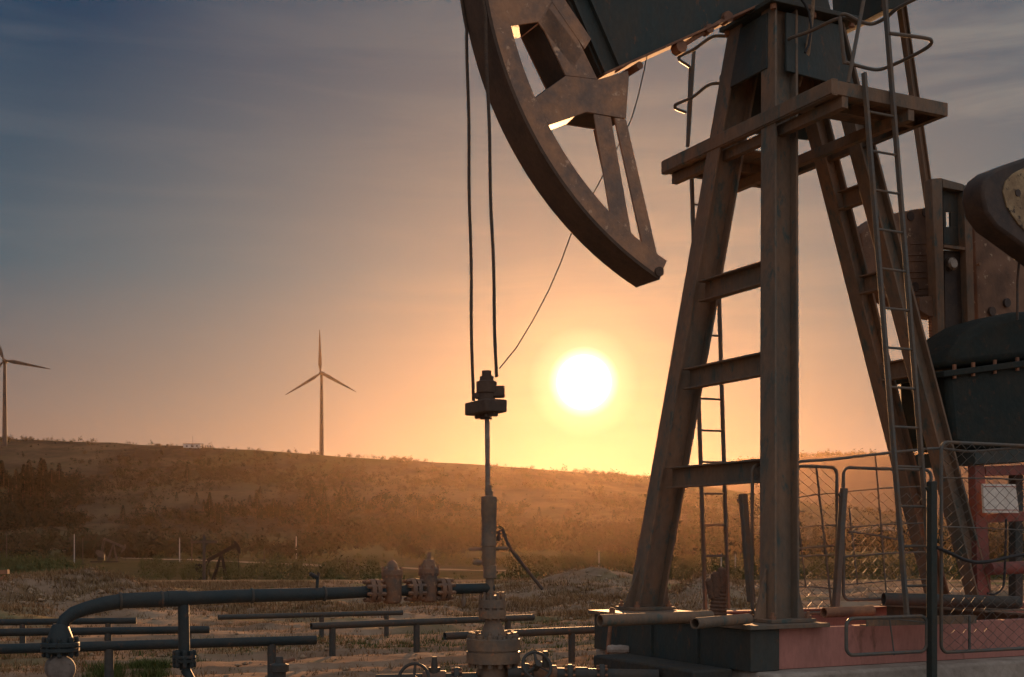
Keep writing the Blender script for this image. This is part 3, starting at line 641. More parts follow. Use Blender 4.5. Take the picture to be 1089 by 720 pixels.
def handwheel(px, py, Y, r, par, axis):
    c = atY(px, py, Y); ax = Vector(axis).normalized(); u, v = perp(ax)
    w_ = MB().tube([c + (u*math.cos(2*math.pi*k/28)+v*math.sin(2*math.pi*k/28))*r for k in range(29)], .014, 8).build('handwheel', 'pipe_dark', par)
    for k in range(3):
        a = 2*math.pi*k/3+.5; MB().bar(c, c+(u*math.cos(a)+v*math.sin(a))*r, .02, .014).build('spoke', 'pipe_dark', w_)
    MB().lathe(c-ax*.05, ax, [(0, .03), (.1, .03)], 10).build('hub', 'pipe_dark', w_)
# side outlets with valves at the foot of the wellhead
def side_valve(pixels, label, wheel, sgn):
    t = thing('casing_valve', Vector((atY(pixels[0][0], 715, YW-.1).x, YW-.1, .12)), label, 'valve')
    y = YW-.12
    q = atY(pixels[0][0], pixels[0][1], y); e = atY(pixels[-1][0], pixels[-1][1], y)
    MB().tube([q, e], .055, 14).build('pipe', 'pipe_dark', t)
    for px, py, r, L_, nm in pixels[1:-1]:
        c = atY(px, py, y); ax = (e-q).normalized()
        b = MB().lathe(c-ax*(L_/2), ax, [(0, r*.9), (.01, r), (L_-.01, r), (L_, r*.9)], 18).build(nm, 'valve_paint' if nm == 'valve_body' else 'pipe_dark', t)
        if nm == 'flange':
            for k in range(8):
                a = k*math.pi/4; u, v = perp(ax); cc = c+(u*math.cos(a)+v*math.sin(a))*(r*.8)
                MB().lathe(cc-ax*(L_/2+.02), ax, [(0, .012), (L_+.04, .012)], 6).build('stud_bolt', 'rust', b, smooth=False)
        if nm == 'valve_body':
            MB().lathe(c, (0, 0, 1), [(0, .05), (r+.03, .05), (r+.03, .03), (r+.12, .02)], 12).build('stem', 'pipe_dark', b)
    handwheel(*wheel[:2], y-.12 if sgn > 0 else y-.2, wheel[2], t, wheel[3]); return t
side_valve([(540, 716), (560, 716, .085, .05, 'flange'), (580, 716, .07, .2, 'valve_body'), (606, 717, .085, .05, 'flange'), (618, 717, .06, .12, 'pipe_joint'), (640, 717, .085, .05, 'flange'), (700, 719)], 'dark casing valve and bolted flanges right of the wellhead', (571, 708, .125, (.3, -.8, .5)), 1)
side_valve([(508, 722), (486, 720, .085, .05, 'flange'), (462, 722, .07, .2, 'valve_body'), (400, 724)], 'casing valve with handwheel left of the wellhead base', (440, 722, .13, (-.2, -.9, .3)), -1)

# ------------------------------------------------------------------ flow line
fl = thing('flow_line', W(XW, YC, 0) - D2*2.6, 'thick dark blue flow pipe running left from the wellhead', 'pipe')
def FLp(px, py, dy=0): return on_side(px, py, YC)
mainp = [FLp(524, 625), FLp(400, 629), FLp(330, 632), FLp(250, 634), FLp(196, 636.5)]
mainp2 = [FLp(196, 636.5), FLp(165, 637.5), FLp(130, 639), FLp(112, 642), FLp(92, 647), FLp(78, 652), FLp(69, 659), FLp(65, 669), FLp(64, 684)]
MB().tube(mainp, [.045, .046, .053, .053, .053], 16).build('pipe', 'pipe_blue', fl)
MB().tube(mainp2, [.060, .060, .058, .056, .052, .050, .048, .048, .048], 16).build('bent_pipe', 'pipe_blue', fl)
MB().lathe(FLp(199, 636.4), -D2, [(0, .05), (.003, .062), (.15, .063), (.153, .055)], 16).build('weld_sleeve', 'pipe_blue', fl)
for px_ in (345, 268, 172, 128):
    a = FLp(px_, np.interp(px_, (130, 196, 250, 330, 400), (639, 636.5, 634, 632, 629)))
    MB().lathe(a-D2*.012, D2, [(0, .05), (.004, .0605 if px_ > 200 else .0655), (.012, .063 if px_ > 200 else .068), (.02, .0605 if px_ > 200 else .0655), (.024, .05)], 16).build('weld_bead', 'pipe_dark', fl)
rs = MB().tube([FLp(195, 637), FLp(196, 700), FLp(197, 712)], .043, 14).build('riser', 'pipe_blue', fl)
p = FLp(197, 712); MB().tube([p, p+Vector((.05, -.02, -.08)), Vector((p.x+.06, p.y-.03, -.1))], .038, 14).build('riser', 'pipe_blue', fl)
def flange(c, ax, r, t, par, nb=8, mat='pipe_blue', gap=.012):
    ax = Vector(ax).normalized(); c = Vector(c); u, v = perp(ax)
    f = MB().lathe(c-ax*t, ax, [(0, r*.97), (.005, r), (t-gap/2, r), (t-gap/2, r*.8), (t+gap/2, r*.8), (t+gap/2, r), (2*t-.005, r), (2*t, r*.97)], 24).build('flange', mat, par)
    for k in range(nb):
        a = 2*math.pi*k/nb+.3; cc = c+(u*math.cos(a)+v*math.sin(a))*(r*.82)
        MB().lathe(cc-ax*(t+.04), ax, [(0, .012), (.012, .018), (.035, .018), (2*t+.045, .018), (2*t+.068, .018), (2*t+.08, .012)], 6).build('stud_bolt', mat, f, smooth=False)
    return f
flange(FLp(196, 700.5), (0, 0, 1), .088, .028, fl)
flange(FLp(64, 688), (0, 0, 1), .138, .035, fl)
MB().lathe(FLp(64, 682), (0, 0, 1), [(-.02, .1), (.03, .09), (.11, .062), (.13, .05)], 18).build('flange_neck', 'pipe_blue', fl)
ev = MB().lathe(FLp(64, 711)-D1*.09, D1, [(0, .06), (.004, .082), (.012, .098), (.03, .104), (.16, .104), (.17, .085)], 22).build('end_valve', 'end_grey', fl)
p = FLp(64, 716); MB().tube([FLp(64, 694), p, Vector((p.x, p.y, -.1))], .06, 14).build('drop_pipe', 'pipe_blue', fl)
for pxc, top in ((417, 597), (456, 590)):
    lo_, hi_ = (642, 612) if pxc == 417 else (640.5, 610)
    c = FLp(pxc, lo_); k = FLp(pxc, 600).y/F; h = (lo_-hi_)*k
    vb = MB().lathe(c, (0, 0, 1), [(0, .05), (.012, .072), (.03, .08), (h, .08), (h+.002, .09), (h+.045, .09), (h+.05, .07), (h+.06, .05), (h+.09, .045), (h+.115, .03), (h+.13, .012)] if pxc == 417 else
                    [(0, .05), (.012, .068), (.03, .074), (h, .074), (h+.002, .086), (h+.04, .086), (h+.06, .062), (h+.09, .052), (h+.12, .045), (h+.123, .018), (h+.16, .018), (h+.18, .012)], 20).build('valve', 'valve_paint', fl)
    for q in range(6):
        a = q*math.pi/3; MB().lathe(c+Vector((math.cos(a)*.075, math.sin(a)*.075, h-.02)), (0, 0, 1), [(0, .012), (.09, .012)], 6).build('bonnet_bolt', 'rust', vb, smooth=False)
for px in (397.5, 440.5, 471.5): flange(FLp(px, 628.2 - (px-400)*.02), D2, .098, .042, fl, 8, 'valve_paint')
MB().tube([FLp(337, 631), FLp(338, 612), FLp(339, 609)], .014, 8).build('gauge_stub', 'pipe_blue', fl)
MB().tube([FLp(329.5, 610), FLp(334, 612.5), FLp(338, 614)], .018, 8).build('gauge_handle', 'pipe_blue', fl)
MB().lathe(FLp(493, 645), (0, 0, 1), [(0, .012), (.03, .022), (.06, .022), (.07, .015), (.14, .015)], 8).build('drain_cock', 'wellhead_steel', fl)

# ------------------------------------------------------------------ low pipe rails on posts
def pipe_rail(pa, pb, h, r, posts, label, mat='pipe_dark', cap=False):
    a, b = on_z(*pa, h), on_z(*pb, h)
    t = thing('pipe_rail', Vector(((a.x+b.x)/2, (a.y+b.y)/2, 0)), label, 'pipe rail', 'low pipe rails across the yard')
    MB().pipe(a, b, r, .01).build('rail', mat, t)
    for px in posts:
        rx = (px-CX)/F; u = (rx*a.y - a.x)/((b.x-a.x) - rx*(b.y-a.y)); p = a.lerp(b, u); g = float(T(p.x, p.y))
        MB().tube([Vector((p.x, p.y, g-.1)), Vector((p.x, p.y, p.z-r*.6))], r*.92, 12).build('post', 'pipe_dark' if mat != 'rust' else 'rust', t)
    return t
pipe_rail((-60, 692), (336, 680.5), .40, .052, (116, 289, -40), 'nearest low pipe rail, passing behind the flanged riser', 'pipe_blue')
pipe_rail((-60, 673.5), (223, 669.5), .40, .047, (115, -30, 200), 'second low pipe rail at left, ending beside the riser', 'pipe_blue')
pipe_rail((-60, 662.5), (145, 660), .36, .045, (24, 115), 'farthest low pipe rail at the left edge, ending before the earth heap', 'pipe_blue')
pipe_rail((232, 656.5), (428, 651.5), .36, .040, (342, 411), 'thin far pipe rail behind the flow pipe, below its valves')
pipe_rail((331, 666), (567, 656.5), .38, .047, (353.5, 443, 540), 'pipe rail passing behind the wellhead, three posts')
pipe_rail((473, 676.5), (664, 668.5), .38, .046, (608, 655), 'pipe rail between the wellhead and the pumpjack base')
p = atY(-14, 640, 15.); t = thing('rusty_bracket', Vector((p.x, p.y, 0)), 'rusty angle bracket at the left picture edge', 'bracket')
MB().tube([Vector((p.x, p.y, -.1)), Vector((p.x, p.y, EYE-.36))], .04, 10).build('post', 'rust', t)
MB().bar(atY(-18, 609.5, 15.), atY(9, 608, 15.), .05, .07, (0, 0, 1)).build('arm', 'rust', t)
MB().bar(atY(-12, 628, 15.), atY(5, 612, 15.), .02, .02).build('brace', 'rust', t)
# small capped stub by the nearest rail end
p = on_z(297, 716, .12); t = thing('valve_stub', Vector((p.x, p.y, 0)), 'small dark valve stub below the near rail end', 'valve')
MB().lathe(Vector((p.x, p.y, -.05)), (0, 0, 1), [(0, .07), (.18, .07), (.19, .1), (.26, .1), (.28, .05), (.34, .04)], 14).build('body', 'pipe_dark', t)
MB().tube([Vector((p.x-.02, p.y, .22)), Vector((p.x+.16, p.y, .27))], .018, 8).build('handle', 'rust', t)

# ------------------------------------------------------------------ loose pieces on and around the base
def loose_pipe(a, b, r, label, mat='tower_steel'):
    tag(MB().pipe(a, b, r, .008).build('loose_pipe', mat, origin=(Vector(a)+Vector(b))/2), label, 'pipe', 'pipes lying on the pumpjack base')
rz = BASE + .052
loose_pipe(on_z(638, 660, rz), on_z(756, 655.5, rz), .05, 'loose pipe on the base, sticking out left past the front leg')
loose_pipe(on_z(739, 663, rz-.005), on_z(796, 658, rz-.005), .045, 'short open pipe lying on the base plate before the near front leg')
loose_pipe(W(1.5, .35, BASE+.15), W(2.75, -.12, BASE+.11), .06, 'dark loose pipe lying beside the near ladder foot', 'pipe_dark')
loose_pipe(W(.42, -.08, BASE+.07), W(1.0, -.05, BASE+.07), .045, 'short pipe right behind the near front leg foot', 'rust')
tag(MB().chan(W(.6, -.42, BASE-.0), W(1.75, -.55, BASE-.0), .1, .07, D1, t=.01).build('ladder_shelf', 'tower_steel', origin=W(1.2, -.5, BASE)), 'narrow steel shelf under the near ladder foot', 'shelf')
p = on_z(644, 690, .45); s_ = thing('sucker_rod', Vector((on_z(645, 712, .15).x, p.y, 0)), 'slim threaded rod leaning on the loose pipe left of the tower', 'rod')
MB().tube([atY(644, 716, p.y), atY(651, 646, p.y)], [.022, .02], 10).build('shaft', 'rust', s_)
MB().lathe(atY(651, 657, p.y), (0, 0, 1), [(0, .03), (.09, .03)], 10).build('coupling', 'rust', s_)
# glove pulled over a stub
g0 = on_z(763, 657, BASE+.005); gk = F/g0.y
gl = thing('work_glove', g0, 'worn brown work glove standing upright on the base plate', 'glove')
m = MB(); pr = []
for k in range(14): z = .02+.017*k; pr.append((z, .075 + .010*(k % 2) - .0012*k))
m.lathe(g0, Vector((.05, 0, 1)), [(0, .07)] + pr, 18); m.build('cuff', 'glove', gl)
vs = []
m = MB()
for (x0, x1, y0, z0, z1, r) in ((-.045, -.085, -.02, .24, .34, .038), (-.01, -.03, -.03, .25, .40, .042), (.02, .035, -.01, .25, .44, .042), (.045, .06, .02, .24, .38, .036)):
    m.tube([g0+Vector((x0, y0, z0-.06)), g0+Vector(((x0+x1)/2, y0, (z0+z1)/2)), g0+Vector((x1, y0-.01, z1)), g0+Vector((x1, y0-.012, z1+.02))], [r, r*1.05, r*.85, r*.3], 12)
m.build('fingers', 'glove', gl)
# flat offcut and paper-like rag on the base end
c = W(-.60, 1.70, .452); d = (D2*.75 - D1*.5).normalized()
tag(MB().lathe(c - d*.11, d, [(0, .02), (.01, .036), (.05, .045), (.09, .040), (.13, .046), (.18, .041), (.215, .034), (.22, .016)], 9).build('cloth_rag', 'rag', origin=c), 'crumpled pale rag roll at the left end of the base', 'rag')
# concrete foundation
tag(MB().prism([W(x, y, -.1) for x, y in ((-.46, -.5), (6.6, -.5), (6.6, 2.4), (-.46, 2.4))], (0, 0, zb0+.098)).build('concrete_foundation', 'concrete', bevel=.03, origin=W(2.9, 1.1, -.1)), 'weathered concrete foundation block under the pumpjack base', 'foundation')
st = MB(); 
tag(MB().prism([W(x, y, .3) for x, y in ((-1.0, -.15), (-.6, -.15), (-.6, 1.5), (-1.0, 1.5))], (0, 0, .13)).build('timber_baulk', 'soot', bevel=.02, origin=W(-.8, 1.1, .3)), 'dark oily beam lying before the pumpjack base', 'beam')
# ------------------------------------------------------------------ fence
def rnd_rect(o, ux, h, w, r=.07, n=6):                      # rounded rectangle path in the plane (ux, up)
    up = Vector((0, 0, 1)); pts = []
    for cx_, cz, a_ in ((w-r, r, -90), (w-r, h-r, 0), (r, h-r, 90), (r, r, 180)):
        for k in range(n+1): a = R(a_+90*k/n); pts.append(o + ux*(cx_+r*math.cos(a)) + up*(cz+r*math.sin(a)))
    pts.append(pts[0]); return pts
def chain_link(o, ux, w, h, pitch=.068, wr=.0034, up=Vector((0, 0, 1)), top=None):
    m = MB(); nrm = ux.cross(up).normalized(); n = int(w/pitch); rows = int(h/(pitch/2)/1.35)
    dz = h/rows
    for i in range(n):
        pts = []
        for k in range(rows+1):
            x = pitch*(i+.5) + (pitch/2 if ((k+i) % 2) else -pitch/2)*.98; z = k*dz
            pts.append(o + ux*min(max(x, 0), w) + up*z + nrm*(.004*(1 if k % 2 else -1)) + nrm*.02*math.sin(x*5+z*4))
        m.tube(pts, wr, 3, cap=False)
    return m
UPZ = Vector((0, 0, 1))
def fence_panel(o, ux, w, h, label, mesh_h=None, rods=(), tilt=0.):
    t = thing('chain_link_fence', o + ux*(w/2), label, 'fence panel', 'chain link fence panels round the pumpjack')
    up = (UPZ + ux*tilt).normalized()
    pth = [o + ux*((q-o).dot(ux)) + up*((q-o).z) for q in rnd_rect(o, ux, h, w)]
    MB().tube(pth, .0155, 8).build('frame', 'fence_steel', t)
    if mesh_h != 0: chain_link(o+up*.01+ux*.01, ux, w-.02, (mesh_h or h)-.02, up=up).build('chain_link_mesh', 'fence_steel', t, smooth=False, kind='stuff')
    for (u0, z0, u1, z1, r) in rods:
        MB().tube([o+ux*u0+up*z0, o+ux*((u0+u1)/2)+up*((z0+z1)/2+.008), o+ux*u1+up*z1], r, 6).build('wire_rod', 'fence_steel', t)
    return t
FN = .45                                                     # line of the inner panels, across
def fpan(px0, px1, y0, y1, c, label, rods=(), **k):
    a, b = on_side(px0, y0, c), on_side(px1, y0, c); ux = (b-a); ux.z = 0; w = ux.length; ux.normalize()
    h = on_side(px0, y1, c).z - a.z; o = a
    def cv(x, y): q = on_side(x, y, c); return (q-o).dot(ux), q.z-o.z
    rr = [(*cv(x0, ya), *cv(x1, yb), r) for x0, ya, x1, yb, r in rods]
    return fence_panel(o, ux, w, h, label, rods=rr, **k)
fpan(800, 890, 654, 494, FN, 'chain link fence panel right behind the near front tower leg', rods=((842, 530, 890, 524, .007), (842, 562, 892, 558, .007), (842, 585, 887, 580, .01), (842, 593, 890, 590, .009), (842, 624, 886, 626, .007), (843, 500, 857, 625, .007), (868, 496, 885, 652, .01)))
fpan(897, 990, 638, 497, FN, 'chain link fence panel hanging between the thin post and the ladder', mesh_h=1.02, rods=((897, 523, 985, 517, .007), (899, 561, 985, 556, .007), (902, 565, 960, 575, .009), (897, 592, 985, 587, .010), (897, 622, 985, 616, .007), (903, 540, 912, 622, .008), (931, 485, 943, 638, .008)))
ft = -.62
fpan(1001, 1140, 694, 470, ft, 'front chain link fence panel at the right picture edge', rods=((1031, 694, 1031, 655, .013), (1001, 508, 1120, 512, .007), (1001, 560, 1120, 566, .007)))
fpan(900, 985.5, 697, 658, ft, 'low bent frame panel in front of the pink base beam', mesh_h=0, rods=((946, 658, 951, 697, .007), (930, 658, 985, 662, .006)))
def fence_post(pa, pb, c, r, label, mat='fence_steel', kn=True):
    a, b = on_side(*pa, c), on_side(*pb, c); t = thing('fence_post', a, label, 'post', 'fence posts round the pumpjack')
    MB().bar(a, b, r*2, r*2, D2).build('post', mat, t, bevel=.006)
    MB().bar(b+Vector((-.01, 0, -.11)), b+Vector((-.05, -.01, -.05)), .03, .02).build('hook', mat, t); return t
fence_post((888, 654), (897.5, 519), FN-.05, .028, 'thin leaning post between the two inner fence panels')
fence_post((799, 640), (790, 525), FN+.15, .030, 'thin leaning post just left of the near front tower leg')
fence_post((991, 760), (991, 512), ft-.03, .033, 'thick dark fence post in front of the near ladder', 'post_green')
def drape(pix, c, r, name, label, mat):
    pts = [on_side(x, y, c) for x, y in pix]; sm = []
    for i in range(len(pts)-1):
        p0, p1, p2, p3 = pts[max(i-1, 0)], pts[i], pts[i+1], pts[min(i+2, len(pts)-1)]
        for k in range(6):
            t = k/6; sm.append(.5*((2*p1)+(p2-p0)*t+(2*p0-5*p1+4*p2-p3)*t*t+(3*p1-p0-3*p2+p3)*t**3))
    sm.append(pts[-1]); return tag(MB().tube(sm, r, 8).build(name, mat, origin=pts[0]), label, 'cable')
drape([(843, 491), (880, 489), (915, 485), (950, 481), (985, 477.5)], FN-.06, .013, 'fence_wire', 'bent top wire along the inner fence panels', 'fence_steel')
drape([(985, 477.5), (1000, 477), (1030, 480), (1060, 478), (1100, 474)], ft+.02, .012, 'fence_wire', 'top wire crossing before the rear tower legs', 'fence_steel')
drape([(996, 582), (1010, 588), (1025, 595), (1040, 598), (1058, 596), (1075, 592), (1100, 588)], ft-.06, .016, 'black_hose', 'black hose sagging along the front fence panel', 'black_rubber')
drape([(1070, 552), (1069, 590), (1068, 615), (1066, 625), (1058, 632), (1050, 631)], .5, .012, 'black_hose', 'black hose hanging below the white sign', 'black_rubber')
# blank white notice board with red rules
sg = thing('notice_board', on_side(1065, 547, GY[0]-.1), 'blank white notice board with red lines on the red stand', 'sign')
MB().prism(side_poly([(1045.5, 514.5), (1080, 515), (1084, 545.5), (1047, 545.5)], GY[0]-.125), D1*.03).build('board', 'sign_white', sg, bevel=.003)
for y in (517.5, 542.3): MB().prism(side_poly([(1047.5, y-.5), (1081+(y-517)*.1, y-.2), (1081+(y-517)*.1, y+.5), (1047.5, y+.3)], GY[0]-.129), D1*.002).build('red_line', 'sign_red', sg)

# ------------------------------------------------------------------ wind turbines
def turbine():
    t = thing('wind_turbine', (0, 0, 0), '', 'wind turbine', 'wind turbines on the ridge')
    H, Lb = 71., 39.
    MB().lathe((0, 0, -3), (0, 0, 1), [(0, 2.1), (H*.5, 1.7), (H+5.5, 1.2)], 20).build('tower', 'turbine_backlit', t)
    m = MB().lathe((0, 2.6, H+3), (0, -1, 0), [(-3.5, 1.2), (-3.2, 1.7), (2, 2.0), (3.6, 1.6)], 14); m.build('nacelle', 'turbine_backlit', t)
    MB().lathe((0, -1, H+3), (0, -1, 0), [(0, 1.6), (1.2, 1.6), (2.3, 1.0), (2.8, .3)], 16).build('hub', 'turbine_backlit', t)
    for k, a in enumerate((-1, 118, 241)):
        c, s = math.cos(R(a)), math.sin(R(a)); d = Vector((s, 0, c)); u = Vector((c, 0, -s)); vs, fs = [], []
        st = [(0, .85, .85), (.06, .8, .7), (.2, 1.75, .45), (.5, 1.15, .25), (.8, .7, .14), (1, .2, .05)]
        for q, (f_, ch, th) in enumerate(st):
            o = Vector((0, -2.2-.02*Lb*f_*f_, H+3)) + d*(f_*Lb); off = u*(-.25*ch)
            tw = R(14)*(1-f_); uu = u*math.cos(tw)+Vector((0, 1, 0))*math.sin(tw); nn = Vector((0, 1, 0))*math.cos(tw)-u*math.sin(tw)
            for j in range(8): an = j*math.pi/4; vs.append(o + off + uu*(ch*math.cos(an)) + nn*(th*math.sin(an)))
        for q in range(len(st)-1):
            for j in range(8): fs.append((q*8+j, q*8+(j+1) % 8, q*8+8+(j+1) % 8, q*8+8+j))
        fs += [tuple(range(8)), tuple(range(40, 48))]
        MB().add(vs, fs).build('blade', 'turbine_backlit', t)
    return t
tb = turbine(); tb['label'] = 'wind turbine standing complete on the ridge left of the cables'
p = on_ground(342, 1146); tb.location = (p.x, p.y, p.z-.5); tb.rotation_euler.z = R(-14)
t2 = copy_tree(tb, label='wind turbine at the left picture edge, partly cut off'); p = on_ground(5, 1085); t2.location = (p.x, p.y, p.z); t2.rotation_euler = (0, 0, R(10)); t2.scale = (.99,)*3
for c in t2.children:
    if c.name.startswith('blade'):
        q = Matrix.Translation((0, 0, 74)) @ Matrix.Rotation(R(-18), 4, 'Y') @ Matrix.Translation((0, 0, -74)); c.matrix_local = q
# hut on the ridge
p = on_ground(204, 1135); h = thing('ridge_hut', p, 'small white flat-roofed hut on the ridge with a mast', 'hut')
MB().prism([p+Vector((x, y, -1.5)) for x, y in ((-7.5, 0), (7.5, 0), (7.5, 6), (-7.5, 6))], (0, 0, 5)).build('wall', 'wall_white', h)
MB().prism([p+Vector((x, y, 3.5)) for x, y in ((-8, -.5), (8, -.5), (8, 6.5), (-8, 6.5))], (0, 0, .5)).build('roof', 'pole_wood', h)
MB().tube([p+Vector((0, 3, 4)), p+Vector((0, 3, 11))], .12, 6).build('mast', 'pole_wood', h)
for x in (-4.5, 0, 4.5): MB().prism([p+Vector((x+a, -.06, b)) for a, b in ((-.8, 1), (.8, 1), (.8, 2.4), (-.8, 2.4))], (0, .05, 0)).build('window', 'counter_dark', h)
for px, w_ in ((168, 4.5), (178, 2.2)):
    p = on_ground(px, 1138); b = MB().prism([p+Vector((x, y, -1)) for x, y in ((-w_/2, 0), (w_/2, 0), (w_/2, 3), (-w_/2, 3))], (0, 0, 3)).build('ridge_shed', 'pole_wood', origin=p)
    tag(b, 'small dark shed on the ridge, ' + ('left of the pair' if px == 168 else 'smaller of the pair') + ' beside the hut', 'shed')
# ------------------------------------------------------------------ distant pumpjacks
def far_pumpjack(p, rz, tilt, label):
    t = thing('distant_pumpjack', p, label, 'pumpjack', 'distant pumpjacks in the valley'); t.rotation_euler.z = rz; o = p.copy()
    def V(x, y, z): return o + Vector((x, y, z))
    for y in (-.7, .7):
        MB().bar(V(-.8, y, 0), V(0, y*.25, 4.2), .22, .22).build('tower_leg', 'far_steel', t); MB().bar(V(1.5, y, 0), V(.2, y*.25, 4.2), .22, .22).build('tower_leg', 'far_steel', t)
    for z in (1.2, 2.4): MB().bar(V(-.8+z*.19, -.7+z*.12, z), V(1.5-z*.3, -.7+z*.12, z), .1, .1).build('cross_brace', 'far_steel', t)
    ca, sa = math.cos(tilt), math.sin(tilt); Q = lambda s, n: V(-ca*s - sa*n, 0, 4.5 - sa*s + ca*n)
    b = MB(); b.bar(Q(-2.6, .1), Q(2.6, .1), .35, .55, (0, 1, 0)); b.build('walking_beam', 'far_steel', t)
    pts = [(2.5, .9), (2.9, .7), (3.1, .1), (3.0, -.6), (2.6, -1.4), (2.4, -1.3), (2.5, -.2)]
    MB().prism([Q(s, n)+Vector((0, -.2, 0)) for s, n in pts], (0, .4, 0)).build('horse_head', 'far_steel', t)
    e = Q(-2.5, 0)
    for y in (-.8, .8):
        MB().bar(V(e.x-o.x, y, e.z-o.z), V(3.0, y, 1.7), .14, .14).build('pitman_arm', 'far_steel', t)
        MB().prism([V(x, y-.12, z) for x, z in ((2.1, .9), (3.4, 1.2), (4.2, 2.2), (3.9, 2.9), (3.0, 2.5), (2.2, 1.9))], (0, .24, 0)).build('counterweight', 'far_steel', t)
    MB().prism([V(x, -.45, z) for x, z in ((2.2, .3), (3.8, .3), (3.8, 1.8), (3.0, 2.1), (2.2, 1.7))], (0, .9, 0)).build('gear_reducer', 'reducer_paint', t)
    MB().prism([V(x, y, -.3) for x, y in ((-1.2, -1), (5.4, -1), (5.4, 1), (-1.2, 1))], (0, 0, .45)).build('base', 'far_steel', t)
    MB().tube([Q(3.02, 0), V(Q(3.02, 0).x-o.x, 0, .2)], .05, 6).build('polished_rod', 'far_steel', t)
    return t
p = hit(121, 598); p.z -= .1; p.z += .3; pj1 = far_pumpjack(p, R(185), R(24), 'distant pumpjack on the valley track, horse head to the right'); pj1.scale = (1.25,)*3
for c in pj1.children:
    if c.name.split('.')[0] in ('walking_beam', 'horse_head', 'tower_leg', 'pitman_arm', 'counterweight'): c.data.materials[0] = MATS['far_pale_steel']
p = hit(236, 618); p.z -= .1; far_pumpjack(p, R(178), R(-28), 'nearer distant pumpjack beside the pole, behind the flow pipe')
p = hit(497, 604); 
# ------------------------------------------------------------------ poles
def pole(px, ytop, ybot, mat, label, arm=False):
    p = hit(px, ybot); Hh = (ybot-ytop)/F*p.y
    t = thing('utility_pole', p, label, 'pole', 'utility poles in the valley'); w_ = max(.11, .55*p.y/F)
    MB().tube([p-Vector((0, 0, 1)), p+Vector((0, 0, Hh))], [w_*1.15, w_*.85], 8).build('shaft', mat, t)
    if arm: MB().bar(p+Vector((-.9, 0, Hh-.5)), p+Vector((.9, 0, Hh-.5)), .16, .16).build('crossarm', mat, t)
    else: MB().lathe(p+Vector((0, 0, Hh)), (0, 0, 1), [(0, w_*.5), (.35, w_*.5)], 6).build('cap', mat, t)
for a in ((7, 566, 598, 'pole_wood', 'dark pole at the far left picture edge', True), (79, 569, 600, 'pole_concrete', 'pale concrete pole by the dirt track bend, left of the far pumpjack', False),
          (88, 573, 600, 'pole_wood', 'dark wooden pole just right of the pale pole at the track bend', False), (191, 573, 598, 'pole_concrete', 'pale concrete pole midway between the distant pumpjacks', False),
          (204, 573, 598, 'pole_wood', 'dark thin pole just right of the pale pole between the distant pumpjacks', False), (217, 570, 629, 'pole_wood', 'tall dark pole beside the nearer distant pumpjack', True),
          (281, 584, 602, 'pole_wood', 'short dark pole right of the nearer distant pumpjack', False), (315, 571, 594, 'pole_concrete', 'pale pole behind the flow pipe, left of its valves', False),
          (370, 594, 612, 'pole_wood', 'small dark pole with crossarm just left of the valves', True), (637, 588, 618, 'pole_concrete', 'pale pole between wellhead and tower', False),
          (767, 590, 612, 'pole_concrete', 'pale pole seen through the far ladder', False), (782, 591, 613, 'pole_concrete', 'pale pole just right of the far ladder', False)):
    pole(*a)

# ------------------------------------------------------------------ vegetation
rng = np.random.RandomState(11)
def clump(n_leaf, size, spread, rs):                         # leaf-sized triangles through an uneven crown
    c = rs.normal(size=(n_leaf, 3)); c /= np.linalg.norm(c, axis=1)[:, None]; c *= (rs.rand(n_leaf, 1)**.45)
    lob = 1 + .35*np.sin(c[:, :1]*5+rs.rand()*6) * np.cos(c[:, 1:2]*4+rs.rand()*6); c = c*lob*np.array(spread)
    a, b = rs.normal(size=(n_leaf, 3))*size, rs.normal(size=(n_leaf, 3))*size
    v = np.stack([c-a*.5-b*.3, c+a*.5-b*.3, c+b*.6], 1).reshape(-1, 3); return v
def scatter(name, mat, pts, scales, kinds, protos, label):
    vs = []
    for i in range(len(pts)):
        pv = protos[kinds[i]]; a = rng.rand()*6.28; c, s = math.cos(a), math.sin(a)
        q = pv*scales[i]; vs.append(np.stack([q[:, 0]*c-q[:, 1]*s, q[:, 0]*s+q[:, 1]*c, q[:, 2]], -1) + pts[i])
    v = np.concatenate(vs); f = np.arange(len(v)).reshape(-1, 3)
    o = mesh_np(name, v, f, mat, 'stuff'); o['label'] = label; return o
def bushp(n, h, rs):
    v = clump(n, .16, (.55, .55, .5), rs); v[:, 2] += .42; return v*np.array([1, 1, h])
protos = [bushp(42, .9, rng), bushp(36, 1.2, rng), bushp(46, .7, rng), bushp(34, 1.4, rng)]
def twigp(n, rs):                                            # leafless scrub tree: thin uprights and fine twigs
    out = []
    for k in range(n):
        a = rs.rand()*6.28; r = rs.rand()*.25; b = np.array([math.cos(a)*r*.4, math.sin(a)*r*.4, rs.rand()*.45]); L = .35+.5*rs.rand()
        d = np.array([math.cos(a)*.35, math.sin(a)*.35, 1])*L; w_ = rs.normal(size=3)*.009
        out += [b-w_, b+w_, b+d]
    return np.array(out)
for _ in range(3): protos.append(np.vstack([twigp(26, rng), clump(22, .07, (.34, .34, .36), rng)+np.array([0, 0, .68])]))
def bushf(n, h, rs):
    v = clump(n, .062, (.55, .55, .5), rs); v[:, 2] += .42; return v*np.array([1, 1, h])
fine = [bushf(170, .9, rng), bushf(150, 1.2, rng), bushf(180, .7, rng)] + [np.vstack([twigp(40, rng)*np.array([1, 1, .9]), clump(90, .045, (.38, .38, .36), rng)+np.array([0, 0, .62])]) for _ in range(3)]
